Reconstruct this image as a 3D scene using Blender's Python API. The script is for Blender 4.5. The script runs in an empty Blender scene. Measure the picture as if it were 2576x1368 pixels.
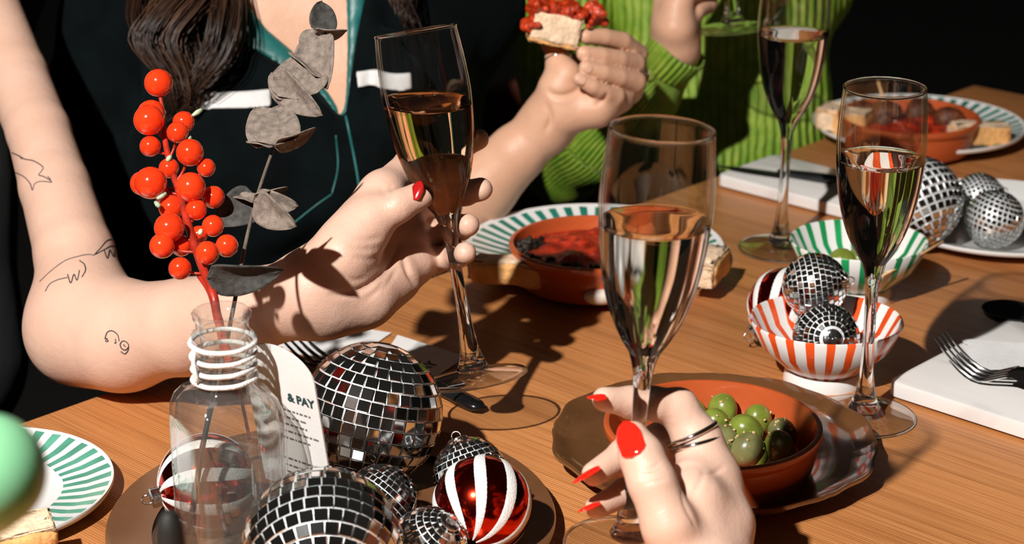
import bpy, bmesh, math, random
import numpy as np
from mathutils import Vector, Matrix, Quaternion
from mathutils.bvhtree import BVHTree

random.seed(7)
rng = np.random.default_rng(7)
scene = bpy.context.scene
COL = scene.collection

# ------------------------------------------------------------------ camera
PITCH = math.radians(20.1)
FPX = 5000.0
CAM = np.array([0.0, 0.0, 1.28])
FW = np.array([0.0, math.cos(PITCH), -math.sin(PITCH)])
RT = np.array([1.0, 0.0, 0.0])
UP = np.array([0.0, math.sin(PITCH), math.cos(PITCH)])
TZ = 0.75                                   # table top height

cam_data = bpy.data.cameras.new('camera')
cam_data.sensor_width = 36.0
cam_data.lens = FPX / 2576 * 36.0
cam_data.clip_start = 0.05
cam_data.dof.use_dof = True
cam_data.dof.focus_distance = 1.16
cam_data.dof.aperture_fstop = 11.0
cam = bpy.data.objects.new('camera', cam_data)
COL.objects.link(cam)
cam.location = CAM
cam.rotation_euler = (math.radians(90) - PITCH, 0, 0)
scene.camera = cam

# ------------------------------------------------------------------ world, lamp, exposure
world = bpy.data.worlds.new('dim room')
scene.world = world
world.use_nodes = True
bg = world.node_tree.nodes['Background']
bg.inputs['Color'].default_value = (1.0, 0.86, 0.74, 1)
bg.inputs['Strength'].default_value = 0.017

ld = bpy.data.lights.new('flash lamp', 'POINT')
ld.energy = 285.0
ld.color = (1.0, 0.955, 0.90)
ld.shadow_soft_size = 0.022
lamp = bpy.data.objects.new('flash_lamp', ld)
COL.objects.link(lamp)
lamp.location = (-0.66, -0.18, 2.20)

vs = scene.view_settings
vs.view_transform = 'Standard'
vs.look = 'None'
vs.exposure = 0.0
vs.gamma = 1.0
vs.use_curve_mapping = False
cy = scene.cycles
cy.max_bounces = 20
cy.transmission_bounces = 16
cy.transparent_max_bounces = 24
cy.glossy_bounces = 6
cy.diffuse_bounces = 3
cy.sample_clamp_indirect = 4.0
cy.caustics_reflective = False
cy.caustics_refractive = False

# ------------------------------------------------------------------ helpers: where a photographed point stands
def ray(x, y):
    return FW + RT * (x - 1288) / FPX - UP * (y - 684) / FPX
def at(x, y, d):
    return CAM + ray(x, y) * d
def on(x, y, z=TZ):
    r = ray(x, y)
    return CAM + r * ((z - CAM[2]) / r[2])
def V(p):
    return Vector((float(p[0]), float(p[1]), float(p[2])))

# ------------------------------------------------------------------ helpers: objects
def tag(o, label=None, cat=None, group=None, kind=None):
    if label: o['label'] = label
    if cat: o['category'] = cat
    if group: o['group'] = group
    if kind: o['kind'] = kind
    return o
def thing(name, loc, label, cat, group=None, rot=None):
    o = bpy.data.objects.new(name, None)
    o.empty_display_size = 0.02
    COL.objects.link(o)
    o.location = V(loc)
    if rot is not None:
        o.rotation_mode = 'QUATERNION'
        o.rotation_quaternion = rot
    return tag(o, label, cat, group)
def link(name, me, parent=None, mat=None):
    o = bpy.data.objects.new(name, me)
    COL.objects.link(o)
    if parent is not None: o.parent = parent
    if mat is not None:
        me.materials.clear(); me.materials.append(mat)
    return o
def mesh(name, verts, faces, mat, parent=None, smooth=True, sharp=None):
    me = bpy.data.meshes.new(name)
    me.from_pydata([tuple(map(float, v)) for v in verts], [], [tuple(map(int, f)) for f in faces])
    if smooth:
        me.polygons.foreach_set('use_smooth', np.ones(len(me.polygons), dtype=bool))
        if sharp: me.set_sharp_from_angle(angle=math.radians(sharp))
    me.update()
    return link(name, me, parent, mat)
def bm_mesh(name, bm, mat, parent=None, smooth=True, sharp=None):
    me = bpy.data.meshes.new(name)
    bmesh.ops.recalc_face_normals(bm, faces=bm.faces)
    bm.to_mesh(me); bm.free()
    if smooth:
        me.polygons.foreach_set('use_smooth', np.ones(len(me.polygons), dtype=bool))
        if sharp: me.set_sharp_from_angle(angle=math.radians(sharp))
    return link(name, me, parent, mat)
def lathe_data(prof, seg=64, rmul=None, closed=False, zmul=None):
    vs_, fs = [], []
    n = len(prof)
    for (r, z) in prof:
        for i in range(seg):
            t = 2 * math.pi * i / seg
            k = rmul(t, r, z) if rmul else 1.0
            dz = zmul(t, r, z) if zmul else 0.0
            vs_.append((r * k * math.cos(t), r * k * math.sin(t), z + dz))
    m = n if closed else n - 1
    for j in range(m):
        a, b = j * seg, ((j + 1) % n) * seg
        for i in range(seg):
            i2 = (i + 1) % seg
            fs.append((a + i, a + i2, b + i2, b + i))
    return vs_, fs
def lathe(name, prof, mat, parent=None, seg=64, rmul=None, closed=False, caps=(False, False), sharp=40, zmul=None):
    v, f = lathe_data(prof, seg, rmul, closed, zmul)
    n = len(prof)
    if caps[0]: f.append(tuple(range(seg))[::-1])
    if caps[1]: f.append(tuple((n - 1) * seg + i for i in range(seg)))
    return mesh(name, v, f, mat, parent, True, sharp)
def tube_data(pts, rad, seg=8, caps=True):
    pts = [V(p) for p in pts]
    n = len(pts)
    rad = rad if hasattr(rad, '__len__') else [rad] * n
    vs_, fs = [], []
    ref = None
    for i, p in enumerate(pts):
        t = (pts[min(i + 1, n - 1)] - pts[max(i - 1, 0)])
        t = t.normalized() if t.length > 1e-9 else Vector((0, 0, 1))
        if ref is None:
            ref = t.orthogonal().normalized()
        ref = (ref - t * ref.dot(t))
        ref = ref.normalized() if ref.length > 1e-6 else t.orthogonal().normalized()
        b = t.cross(ref)
        for k in range(seg):
            a = 2 * math.pi * k / seg
            vs_.append(p + (ref * math.cos(a) + b * math.sin(a)) * rad[i])
    for i in range(n - 1):
        for k in range(seg):
            k2 = (k + 1) % seg
            fs.append((i * seg + k, i * seg + k2, (i + 1) * seg + k2, (i + 1) * seg + k))
    if caps:
        fs.append(tuple(range(seg))[::-1])
        fs.append(tuple((n - 1) * seg + k for k in range(seg)))
    return vs_, fs
def tube(name, pts, rad, mat, parent=None, seg=8):
    v, f = tube_data(pts, rad, seg)
    return mesh(name, v, f, mat, parent)
def tubes(name, lines, rad, mat, parent=None, seg=6):
    V_, F_ = [], []
    for ln in lines:
        v, f = tube_data(ln, rad, seg)
        o = len(V_)
        V_ += v; F_ += [tuple(i + o for i in q) for q in f]
    return mesh(name, V_, F_, mat, parent)
def spline(pts, n=24):
    """Catmull-Rom through the points"""
    P = [np.array(p, dtype=float) for p in pts]
    P = [2 * P[0] - P[1]] + P + [2 * P[-1] - P[-2]]
    out = []
    m = len(P) - 3
    for i in range(m):
        p0, p1, p2, p3 = P[i:i + 4]
        k = max(2, n // m)
        for j in range(k):
            t = j / k
            out.append(0.5 * ((2 * p1) + (-p0 + p2) * t + (2 * p0 - 5 * p1 + 4 * p2 - p3) * t * t + (-p0 + 3 * p1 - 3 * p2 + p3) * t ** 3))
    out.append(P[-2])
    return out
def uv_sphere(r=1.0, seg=32, rings=16):
    v, f = [], []
    for j in range(1, rings):
        ph = math.pi * j / rings
        for i in range(seg):
            t = 2 * math.pi * i / seg
            v.append((r * math.sin(ph) * math.cos(t), r * math.sin(ph) * math.sin(t), r * math.cos(ph)))
    top = len(v); v.append((0, 0, r)); bot = len(v); v.append((0, 0, -r))
    for j in range(rings - 2):
        for i in range(seg):
            i2 = (i + 1) % seg
            f.append((j * seg + i, (j + 1) * seg + i, (j + 1) * seg + i2, j * seg + i2))
    for i in range(seg):
        i2 = (i + 1) % seg
        f.append((top, i, i2)); f.append((bot, (rings - 2) * seg + i2, (rings - 2) * seg + i))
    return v, f
def box_bm(bm, x0, x1, y0, y1, z0, z1, bevel=0.0, M=None):
    r = bmesh.ops.create_cube(bm, size=1.0)
    for v in r['verts']:
        v.co = Vector((x0 + (v.co.x + .5) * (x1 - x0), y0 + (v.co.y + .5) * (y1 - y0), z0 + (v.co.z + .5) * (z1 - z0)))
    if bevel > 0:
        es = list({e for v in r['verts'] for e in v.link_edges})
        res = bmesh.ops.bevel(bm, geom=es, offset=bevel, segments=3, profile=0.5, affect='EDGES')
        vv = list({v for f in res['faces'] for v in f.verts} | {v for v in r['verts'] if v.is_valid})
    else:
        vv = r['verts']
    if M is not None:
        for v in vv: v.co = M @ v.co
    return vv
def frame(x, z):
    """quaternion whose local X follows x and local Z is as near to z as it can be"""
    x = V(x).normalized(); z = V(z)
    y = z.cross(x).normalized()
    z = x.cross(y)
    return Matrix((x, y, z)).transposed().to_quaternion()

# ------------------------------------------------------------------ helpers: materials
def NT(name):
    m = bpy.data.materials.new(name)
    m.use_nodes = True
    nt = m.node_tree
    return m, nt, nt.nodes['Principled BSDF'], nt.nodes['Material Output']
def N(nt, t, **kw):
    n = nt.nodes.new(t)
    for k, v in kw.items():
        if k.startswith('i_'):
            key = k[2:]
            n.inputs[int(key) if key.isdigit() else key.replace('_', ' ')].default_value = v
        else: setattr(n, k, v)
    return n
def L(nt, a, b): nt.links.new(a, b)
def ramp(nt, fac, stops, interp='LINEAR'):
    r = N(nt, 'ShaderNodeValToRGB')
    r.color_ramp.interpolation = interp
    els = r.color_ramp.elements
    while len(els) < len(stops): els.new(0.5)
    for e, (p, c) in zip(els, stops):
        e.position = p
        e.color = (*c, 1) if len(c) == 3 else c
    L(nt, fac, r.inputs['Fac'])
    return r.outputs['Color']
def lin(r, g, b):
    f = lambda c: (c / 255 / 12.92) if c / 255 <= .04045 else ((c / 255 + .055) / 1.055) ** 2.4
    return (f(r), f(g), f(b))
def plain(name, col, rough=0.5, metal=0.0, var=0.12, scale=40.0, bump=0.0, bscale=None, spec=0.5, coat=0.0, sheen=0.0, sheen_tint=None, sss=0.0, sss_r=(1, .3, .1), sss_s=0.01, trans=0.0):
    m, nt, p, out = NT(name)
    tc = N(nt, 'ShaderNodeTexCoord')
    no = N(nt, 'ShaderNodeTexNoise', i_Scale=scale, i_Detail=4.0)
    L(nt, tc.outputs['Object'], no.inputs['Vector'])
    lo = tuple(max(0, c * (1 - var)) for c in col); hi = tuple(min(1, c * (1 + var)) for c in col)
    L(nt, ramp(nt, no.outputs['Fac'], [(.3, lo), (.7, hi)]), p.inputs['Base Color'])
    p.inputs['Roughness'].default_value = rough
    p.inputs['Metallic'].default_value = metal
    p.inputs['Specular IOR Level'].default_value = spec
    p.inputs['Coat Weight'].default_value = coat
    p.inputs['Coat Roughness'].default_value = 0.08
    if sheen:
        p.inputs['Sheen Weight'].default_value = sheen
        p.inputs['Sheen Roughness'].default_value = 0.35
        p.inputs['Sheen Tint'].default_value = (*(sheen_tint or (1, 1, 1)), 1)
    if sss:
        p.inputs['Subsurface Weight'].default_value = sss
        p.inputs['Subsurface Radius'].default_value = sss_r
        p.inputs['Subsurface Scale'].default_value = sss_s
    if trans: p.inputs['Transmission Weight'].default_value = trans
    if bump:
        nb = N(nt, 'ShaderNodeTexNoise', i_Scale=bscale or scale * 4, i_Detail=5.0)
        L(nt, tc.outputs['Object'], nb.inputs['Vector'])
        b = N(nt, 'ShaderNodeBump', i_Strength=1.0, i_Distance=bump)
        L(nt, nb.outputs['Fac'], b.inputs['Height'])
        L(nt, b.outputs['Normal'], p.inputs['Normal'])
    return m

# ------------------------------------------------------------------ helpers: bodies grown from a distance field
def smin(a, b, k):
    if k <= 0: return np.minimum(a, b)
    h = np.maximum(k - np.abs(a - b), 0) / k
    return np.minimum(a, b) - h * h * k * 0.25
class Field:
    def __init__(self, lo, hi, h):
        self.lo = np.array(lo, float); self.h = h
        self.n = np.ceil((np.array(hi, float) - self.lo) / h).astype(int) + 1
        self.ax = [(self.lo[i] + h * np.arange(self.n[i])).astype(np.float32) for i in range(3)]
    def empty(self):
        return np.full(self.n, 0.5, np.float32)
    def sub(self, lo, hi):
        s = []
        for i in range(3):
            a = int(max(0, math.floor((lo[i] - self.lo[i]) / self.h)))
            b = int(min(self.n[i], math.ceil((hi[i] - self.lo[i]) / self.h) + 1))
            if b <= a: return None
            s.append(slice(a, b))
        return tuple(s)
    def cone(self, F, a, b, ra, rb, k, flat=None):
        """smooth union with a tapered capsule; flat=(dir, factor) thins it along dir"""
        a = np.array(a, float); b = np.array(b, float)
        m = max(ra, rb) + k + 0.012
        s = self.sub(np.minimum(a, b) - m, np.maximum(a, b) + m)
        if s is None: return
        X = self.ax[0][s[0]][:, None, None] - np.float32(a[0])
        Y = self.ax[1][s[1]][None, :, None] - np.float32(a[1])
        Z = self.ax[2][s[2]][None, None, :] - np.float32(a[2])
        ab = b - a
        L2 = float(ab @ ab)
        if L2 < 1e-12:
            t = 0.0; dx, dy, dz = X, Y, Z
        else:
            t = np.clip((X * ab[0] + Y * ab[1] + Z * ab[2]) / L2, 0, 1).astype(np.float32)
            dx, dy, dz = X - t * ab[0], Y - t * ab[1], Z - t * ab[2]
        q = dx * dx + dy * dy + dz * dz
        if flat is not None:
            dirn = np.array(flat[0], float); dirn /= np.linalg.norm(dirn)
            c = dx * dirn[0] + dy * dirn[1] + dz * dirn[2]
            q = q + c * c * (1 / flat[1] ** 2 - 1)
        d = np.sqrt(q) - (ra + t * (rb - ra))
        F[s] = smin(F[s], d.astype(np.float32), k)
    def chain(self, F, pts, rad, k, flat=None):
        for i in range(len(pts) - 1):
            self.cone(F, pts[i], pts[i + 1], rad[i], rad[i + 1], k, flat)
    def groove(self, F, pts, r, k):
        G = self.empty()
        for i in range(len(pts) - 1):
            self.cone(G, pts[i], pts[i + 1], r, r, 0.0)
        F[:] = -smin(-F, G, k)
    def polyXZ(self, poly):
        """signed distance to a polygon in the XZ plane, one value per column"""
        P = np.array(poly, float)
        x = self.ax[0][:, None]; z = self.ax[2][None, :]
        d = np.full((len(self.ax[0]), len(self.ax[2])), 1e9); ins = np.zeros(d.shape, bool)
        for i in range(len(P)):
            a, b = P[i], P[(i + 1) % len(P)]
            e = b - a; L2 = e @ e
            t = np.clip(((x - a[0]) * e[0] + (z - a[1]) * e[1]) / L2, 0, 1)
            d = np.minimum(d, np.hypot(x - a[0] - t * e[0], z - a[1] - t * e[1]))
            c = ((a[1] > z) != (b[1] > z)) & (x < (b[0] - a[0]) * (z - a[1]) / (b[1] - a[1] + 1e-12) + a[0])
            ins ^= c
        return np.where(ins, -d, d)[:, None, :].astype(np.float32)
    def mesh(self, F, name, mat, parent=None, off=None, smooth_it=0):
        h = self.h
        F = F.copy()
        F[0] = F[-1] = 0.5; F[:, 0] = F[:, -1] = 0.5; F[:, :, 0] = F[:, :, -1] = 0.5
        I = F < 0
        nx, ny, nz = [v - 1 for v in F.shape]
        cnt = np.zeros((nx, ny, nz), np.int8)
        for i in (0, 1):
            for j in (0, 1):
                for k in (0, 1):
                    cnt += I[i:i + nx, j:j + ny, k:k + nz]
        act = np.argwhere((cnt > 0) & (cnt < 8))
        idx = np.full((nx, ny, nz), -1, np.int32)
        idx[act[:, 0], act[:, 1], act[:, 2]] = np.arange(len(act))
        cs = [(0, 0, 0), (1, 0, 0), (0, 1, 0), (1, 1, 0), (0, 0, 1), (1, 0, 1), (0, 1, 1), (1, 1, 1)]
        val = np.stack([F[act[:, 0] + c[0], act[:, 1] + c[1], act[:, 2] + c[2]] for c in cs], 1)
        es = [(0, 1), (2, 3), (4, 5), (6, 7), (0, 2), (1, 3), (4, 6), (5, 7), (0, 4), (1, 5), (2, 6), (3, 7)]
        S = np.zeros((len(act), 3)); W = np.zeros(len(act))
        for (p, q) in es:
            a, b = val[:, p], val[:, q]
            m = (a < 0) != (b < 0)
            t = np.where(m, a / np.where(m, a - b, 1), 0)
            P = np.array(cs[p], float)[None] + t[:, None] * (np.array(cs[q], float) - np.array(cs[p], float))[None]
            S += P * m[:, None]; W += m
        verts = (act + S / W[:, None]) * h + self.lo
        quads = []
        for ax in range(3):
            A = np.moveaxis(I, ax, 0)
            cr = A[:-1] != A[1:]
            e = np.argwhere(cr)
            sgn = A[:-1][cr]
            o = [i for i in range(3) if i != ax]
            full = np.zeros((len(e), 3), int)
            full[:, ax] = e[:, 0]; full[:, o[0]] = e[:, 1]; full[:, o[1]] = e[:, 2]
            def cell(d0, d1):
                c = full.copy(); c[:, o[0]] += d0; c[:, o[1]] += d1
                ok = (c >= 0).all(1) & (c[:, 0] < nx) & (c[:, 1] < ny) & (c[:, 2] < nz)
                r = np.full(len(c), -1, np.int32)
                r[ok] = idx[c[ok, 0], c[ok, 1], c[ok, 2]]
                return r
            q = np.stack([cell(-1, -1), cell(0, -1), cell(0, 0), cell(-1, 0)], 1)
            fl = sgn if ax != 1 else ~sgn
            q[~fl] = q[~fl][:, ::-1]
            quads.append(q[(q >= 0).all(1)])
        Q = np.concatenate(quads)
        if smooth_it:
            for _ in range(smooth_it):
                acc = np.zeros_like(verts); w = np.zeros(len(verts))
                for i in range(4):
                    a, b = Q[:, i], Q[:, (i + 1) % 4]
                    np.add.at(acc, a, verts[b]); np.add.at(w, a, 1)
                    np.add.at(acc, b, verts[a]); np.add.at(w, b, 1)
                verts = verts * 0.4 + 0.6 * acc / np.maximum(w, 1)[:, None]
        if off is not None: verts = verts - np.array(off)
        vc = verts - verts.mean(0)
        vol = sum(float(np.sum(np.einsum('ij,ij->i', vc[Q[:, i]], np.cross(vc[Q[:, j]], vc[Q[:, k]])))) for i, j, k in ((0, 1, 2), (0, 2, 3)))
        if vol < 0: Q = Q[:, ::-1].copy()
        me = bpy.data.meshes.new(name)
        me.vertices.add(len(verts)); me.vertices.foreach_set('co', verts.astype(np.float32).ravel())
        me.loops.add(Q.size); me.loops.foreach_set('vertex_index', Q.astype(np.int32).ravel())
        me.polygons.add(len(Q))
        me.polygons.foreach_set('loop_start', np.arange(0, Q.size, 4, dtype=np.int32))
        me.update(calc_edges=True)
        me.validate()
        me.polygons.foreach_set('use_smooth', np.ones(len(me.polygons), dtype=bool))
        o = link(name, me, parent, mat)
        return o, (verts if off is None else verts + np.array(off)), Q
# ================================================================== materials
def make_skin(name, c_lo, c_hi, sss=0.18):
    m, nt, p, out = NT(name)
    tc = N(nt, 'ShaderNodeTexCoord')
    n1 = N(nt, 'ShaderNodeTexNoise', i_Scale=26.0, i_Detail=3.0)
    L(nt, tc.outputs['Object'], n1.inputs['Vector'])
    L(nt, ramp(nt, n1.outputs['Fac'], [(.3, c_lo), (.72, c_hi)]), p.inputs['Base Color'])
    p.inputs['Roughness'].default_value = 0.46
    p.inputs['Specular IOR Level'].default_value = 0.4
    p.inputs['Subsurface Weight'].default_value = sss
    p.inputs['Subsurface Radius'].default_value = (1.0, 0.28, 0.12)
    p.inputs['Subsurface Scale'].default_value = 0.007
    v = N(nt, 'ShaderNodeTexVoronoi', i_Scale=1100.0)
    L(nt, tc.outputs['Object'], v.inputs['Vector'])
    n2 = N(nt, 'ShaderNodeTexNoise', i_Scale=160.0, i_Detail=3.0)
    L(nt, tc.outputs['Object'], n2.inputs['Vector'])
    b1 = N(nt, 'ShaderNodeBump', i_Strength=0.25, i_Distance=0.0004)
    L(nt, v.outputs['Distance'], b1.inputs['Height'])
    b2 = N(nt, 'ShaderNodeBump', i_Strength=0.35, i_Distance=0.0010)
    L(nt, n2.outputs['Fac'], b2.inputs['Height']); L(nt, b1.outputs['Normal'], b2.inputs['Normal'])
    L(nt, b2.outputs['Normal'], p.inputs['Normal'])
    return m
M_skin = make_skin('skin pale', (.65, .405, .305), (.71, .46, .355))
M_skin2 = make_skin('skin warm', (.64, .36, .235), (.70, .41, .275))
M_skin4 = make_skin('skin fair', (.66, .42, .315), (.72, .475, .37))

def make_wood():
    m, nt, p, out = NT('table veneer')
    tc = N(nt, 'ShaderNodeTexCoord')
    def tex(sx, sy, sc, det, rough=.5, dist=0.0):
        mp = N(nt, 'ShaderNodeMapping'); mp.inputs['Scale'].default_value = (sx, sy, 1)
        L(nt, tc.outputs['Object'], mp.inputs['Vector'])
        n = N(nt, 'ShaderNodeTexNoise', i_Scale=sc, i_Detail=det, i_Roughness=rough, i_Distortion=dist)
        L(nt, mp.outputs['Vector'], n.inputs['Vector'])
        return n.outputs['Fac']
    fine = tex(560, 9, 1.0, 3.0, .55, 0.15)      # fine lines running across the table
    mid = tex(75, 2.2, 1.0, 3.0, .5, 0.5)
    patch = tex(9, 2.5, 1.0, 3.0)
    c1 = ramp(nt, fine, [(.20, lin(160, 98, 52)), (.47, lin(208, 140, 84)), (.8, lin(224, 158, 102))])
    c2 = ramp(nt, mid, [(.3, (.55, .50, .45)), (.5, (1, 1, 1)), (.75, (1.0, 1.0, 1.0))])
    c3 = ramp(nt, patch, [(.28, (.70, .66, .62)), (.72, (1.05, 1.03, 1.0))])
    mx = N(nt, 'ShaderNodeMixRGB', blend_type='MULTIPLY', i_Fac=0.5); L(nt, c1, mx.inputs['Color1']); L(nt, c2, mx.inputs['Color2'])
    m2 = N(nt, 'ShaderNodeMixRGB', blend_type='MULTIPLY', i_Fac=1.0); L(nt, mx.outputs['Color'], m2.inputs['Color1']); L(nt, c3, m2.inputs['Color2'])
    # fine ribs pressed into the veneer, about two millimetres apart
    se = N(nt, 'ShaderNodeSeparateXYZ'); L(nt, tc.outputs['Object'], se.inputs[0])
    wob = tex(30, 6, 1.0, 2.0)
    wx = N(nt, 'ShaderNodeMath', operation='MULTIPLY_ADD'); wx.inputs[1].default_value = 6.5
    L(nt, wob, wx.inputs[0])
    sx = N(nt, 'ShaderNodeMath', operation='MULTIPLY'); sx.inputs[1].default_value = 2 * math.pi / .0020
    L(nt, se.outputs['X'], sx.inputs[0]); L(nt, sx.outputs[0], wx.inputs[2])
    sn = N(nt, 'ShaderNodeMath', operation='SINE'); L(nt, wx.outputs[0], sn.inputs[0])
    rib = N(nt, 'ShaderNodeMath', operation='MULTIPLY_ADD'); rib.inputs[1].default_value = .5; rib.inputs[2].default_value = .5; L(nt, sn.outputs[0], rib.inputs[0])
    c4 = ramp(nt, rib.outputs[0], [(.0, (.74, .70, .66)), (.45, (1.0, 1.0, 1.0)), (1.0, (1.06, 1.05, 1.04))])
    m3 = N(nt, 'ShaderNodeMixRGB', blend_type='MULTIPLY', i_Fac=.75); L(nt, m2.outputs['Color'], m3.inputs['Color1']); L(nt, c4, m3.inputs['Color2'])
    L(nt, m3.outputs['Color'], p.inputs['Base Color'])
    p.inputs['Roughness'].default_value = 0.38
    p.inputs['Specular IOR Level'].default_value = 0.45
    b = N(nt, 'ShaderNodeBump', i_Strength=0.4, i_Distance=0.0003)
    L(nt, rib.outputs[0], b.inputs['Height']); L(nt, b.outputs['Normal'], p.inputs['Normal'])
    return m
M_wood = make_wood()

def make_glass(name, ior, rough, clear, tint=(1, 1, 1), absorb=None):
    """solid clear stuff: refracting glass, a share of which passes light straight on"""
    m, nt, p, out = NT(name)
    nt.nodes.remove(p)
    no = N(nt, 'ShaderNodeTexNoise', i_Scale=30.0)
    col = ramp(nt, no.outputs['Fac'], [(.3, tuple(c * .985 for c in tint)), (.7, tint)])
    g = N(nt, 'ShaderNodeBsdfGlass', i_IOR=ior, i_Roughness=rough); L(nt, col, g.inputs['Color'])
    t = N(nt, 'ShaderNodeBsdfTransparent'); t.inputs['Color'].default_value = (*tint, 1)
    mx = N(nt, 'ShaderNodeMixShader', i_Fac=clear)
    L(nt, g.outputs[0], mx.inputs[1]); L(nt, t.outputs[0], mx.inputs[2])
    L(nt, mx.outputs[0] if clear > 0 else g.outputs[0], out.inputs['Surface'])
    return m
def make_thin(name, tint=(1, 1, 1), ior=1.5, rough=0.015, boost=0.0, haze=0.0):
    """thin walls: straight through, with a Fresnel reflection on each face"""
    m, nt, p, out = NT(name)
    nt.nodes.remove(p)
    no = N(nt, 'ShaderNodeTexNoise', i_Scale=14.0)
    tc = N(nt, 'ShaderNodeTexCoord'); L(nt, tc.outputs['Object'], no.inputs['Vector'])
    t = N(nt, 'ShaderNodeBsdfTransparent')
    L(nt, ramp(nt, no.outputs['Fac'], [(.3, tuple(c * .97 for c in tint)), (.7, tint)]), t.inputs['Color'])
    g = N(nt, 'ShaderNodeBsdfGlossy', i_Roughness=rough); g.inputs['Color'].default_value = (1, 1, 1, 1)
    lw = N(nt, 'ShaderNodeLayerWeight', i_Blend=0.5)          # Schlick's curve, the same from either side of the wall
    pw = N(nt, 'ShaderNodeMath', operation='POWER'); pw.inputs[1].default_value = 3.4; L(nt, lw.outputs['Facing'], pw.inputs[0])
    r0 = ((ior - 1) / (ior + 1)) ** 2 + boost
    ad = N(nt, 'ShaderNodeMath', operation='MULTIPLY_ADD', use_clamp=True); ad.inputs[1].default_value = 1 - r0; ad.inputs[2].default_value = r0
    L(nt, pw.outputs[0], ad.inputs[0])
    mx = N(nt, 'ShaderNodeMixShader'); L(nt, ad.outputs[0], mx.inputs['Fac'])
    L(nt, t.outputs[0], mx.inputs[1]); L(nt, g.outputs[0], mx.inputs[2])
    if haze:                                              # white diffuse share, stands in for pale reflections on the glass
        df = N(nt, 'ShaderNodeBsdfDiffuse'); df.inputs['Color'].default_value = (.85, .83, .81, 1)
        m2 = N(nt, 'ShaderNodeMixShader', i_Fac=haze); L(nt, mx.outputs[0], m2.inputs[1]); L(nt, df.outputs[0], m2.inputs[2]); mx = m2
    L(nt, mx.outputs[0], out.inputs['Surface'])
    return m
M_thin = make_thin('thin clear glass', (.988, .988, .985), 1.5, 0.03, 0.008)
M_foot = make_thin('glass foot', (.96, .965, .96), 1.5, 0.03, 0.03)
M_stem = make_glass('solid clear glass', 1.5, 0.0, 0.0, (.98, .985, .98))
M_wine = make_glass('pale sparkling wine', 1.33, 0.0, 0.0, (1.0, .985, .95))
M_rose = make_glass('blush sparkling wine', 1.33, 0.0, 0.0, (1.0, .84, .70))
M_bottle = make_thin('bottle glass', (.97, .98, .975), 1.52, 0.05, 0.03, haze=.022)

M_mirror, nt, p, out = NT('mirror tile')
p.inputs['Metallic'].default_value = 1.0; p.inputs['Roughness'].default_value = 0.07
tc = N(nt, 'ShaderNodeTexCoord'); no = N(nt, 'ShaderNodeTexNoise', i_Scale=60.0, i_Detail=3.0)
L(nt, tc.outputs['Object'], no.inputs['Vector'])
L(nt, ramp(nt, no.outputs['Fac'], [(.3, (.80, .83, .83)), (.7, (.93, .95, .95))]), p.inputs['Base Color'])
M_grout = plain('silver grout', (.86, .87, .88), rough=.33, metal=.35, var=.10, scale=160, bump=.0004, bscale=700)
M_cap = plain('silver cap metal', (.86, .86, .87), rough=.16, metal=1.0, var=.08, scale=200, bump=.0003, bscale=500)
M_steel = plain('polished steel', (.72, .73, .74), rough=.14, metal=1.0, var=.08, scale=90)
M_dsteel = plain('dark cutlery metal', (.05, .05, .055), rough=.22, metal=.8, var=.2, scale=60)
M_chrome = plain('silver ring', (.78, .78, .80), rough=.10, metal=1.0, var=.05, scale=200)
M_gold = plain('gold ring', (.40, .26, .14), rough=.15, metal=1.0, var=.08, scale=200)
M_redfoil = plain('red foil bauble', (.62, .03, .012), rough=.13, metal=1.0, var=.15, scale=60)
M_glitter = plain('white glitter', (.88, .87, .86), rough=.75, var=.12, scale=900, bump=.0008, bscale=1600)
M_terra = plain('terracotta', (.46, .085, .022), rough=.34, var=.16, scale=25, bump=.0002, bscale=200, coat=.25)
M_brownglaze = plain('brown glazed stoneware', (.13, .055, .020), rough=.16, var=.3, scale=18, coat=.6)
M_browndish = plain('brown plate glaze', (.135, .058, .024), rough=.22, var=.25, scale=16, coat=.4)
M_white = plain('white glaze', (.80, .79, .775), rough=.22, var=.03, scale=20, coat=.3)
M_marble, nt, p, out = NT('white marble')
tc = N(nt, 'ShaderNodeTexCoord'); mp = N(nt, 'ShaderNodeMapping'); mp.inputs['Scale'].default_value = (9, 34, 9); mp.inputs['Rotation'].default_value = (0, 0, .5)
L(nt, tc.outputs['Object'], mp.inputs['Vector'])
no = N(nt, 'ShaderNodeTexNoise', i_Scale=1.0, i_Detail=6.0, i_Distortion=.8); L(nt, mp.outputs['Vector'], no.inputs['Vector'])
L(nt, ramp(nt, no.outputs['Fac'], [(.30, (.52, .49, .47)), (.42, (.74, .71, .69)), (.7, (.80, .78, .76))]), p.inputs['Base Color'])
p.inputs['Roughness'].default_value = .35
M_paper = plain('white paper', (.80, .785, .77), rough=.8, var=.03, scale=60, bump=.0001, bscale=900)
M_cloth = plain('paper napkin', (.76, .755, .75), rough=.9, var=.04, scale=120, bump=.0003, bscale=600)
M_ink = plain('dark ink', (.012, .045, .048), rough=.7, var=.2, scale=200)
M_grey = plain('grey print', (.16, .15, .15), rough=.7, var=.2, scale=200)
M_tatt = plain('tattoo ink', (.035, .03, .035), rough=.6, var=.2, scale=300)
M_berry = plain('glossy red berry', (.80, .042, .008), rough=.13, var=.18, scale=45, coat=.5, sss=.12, sss_r=(1, .12, .04), sss_s=.004)
M_rstem = plain('red sprig stem', (.34, .020, .008), rough=.4, var=.35, scale=90, bump=.0004, bscale=300)
M_gstem = plain('grey twig', (.12, .095, .075), rough=.8, var=.35, scale=150, bump=.0004)
M_dstem = plain('dark twig', (.016, .015, .013), rough=.7, var=.3, scale=150)
M_leaf = plain('dried eucalyptus leaf', (.195, .155, .128), rough=.85, var=.38, scale=260, bump=.0004, bscale=700)
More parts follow.
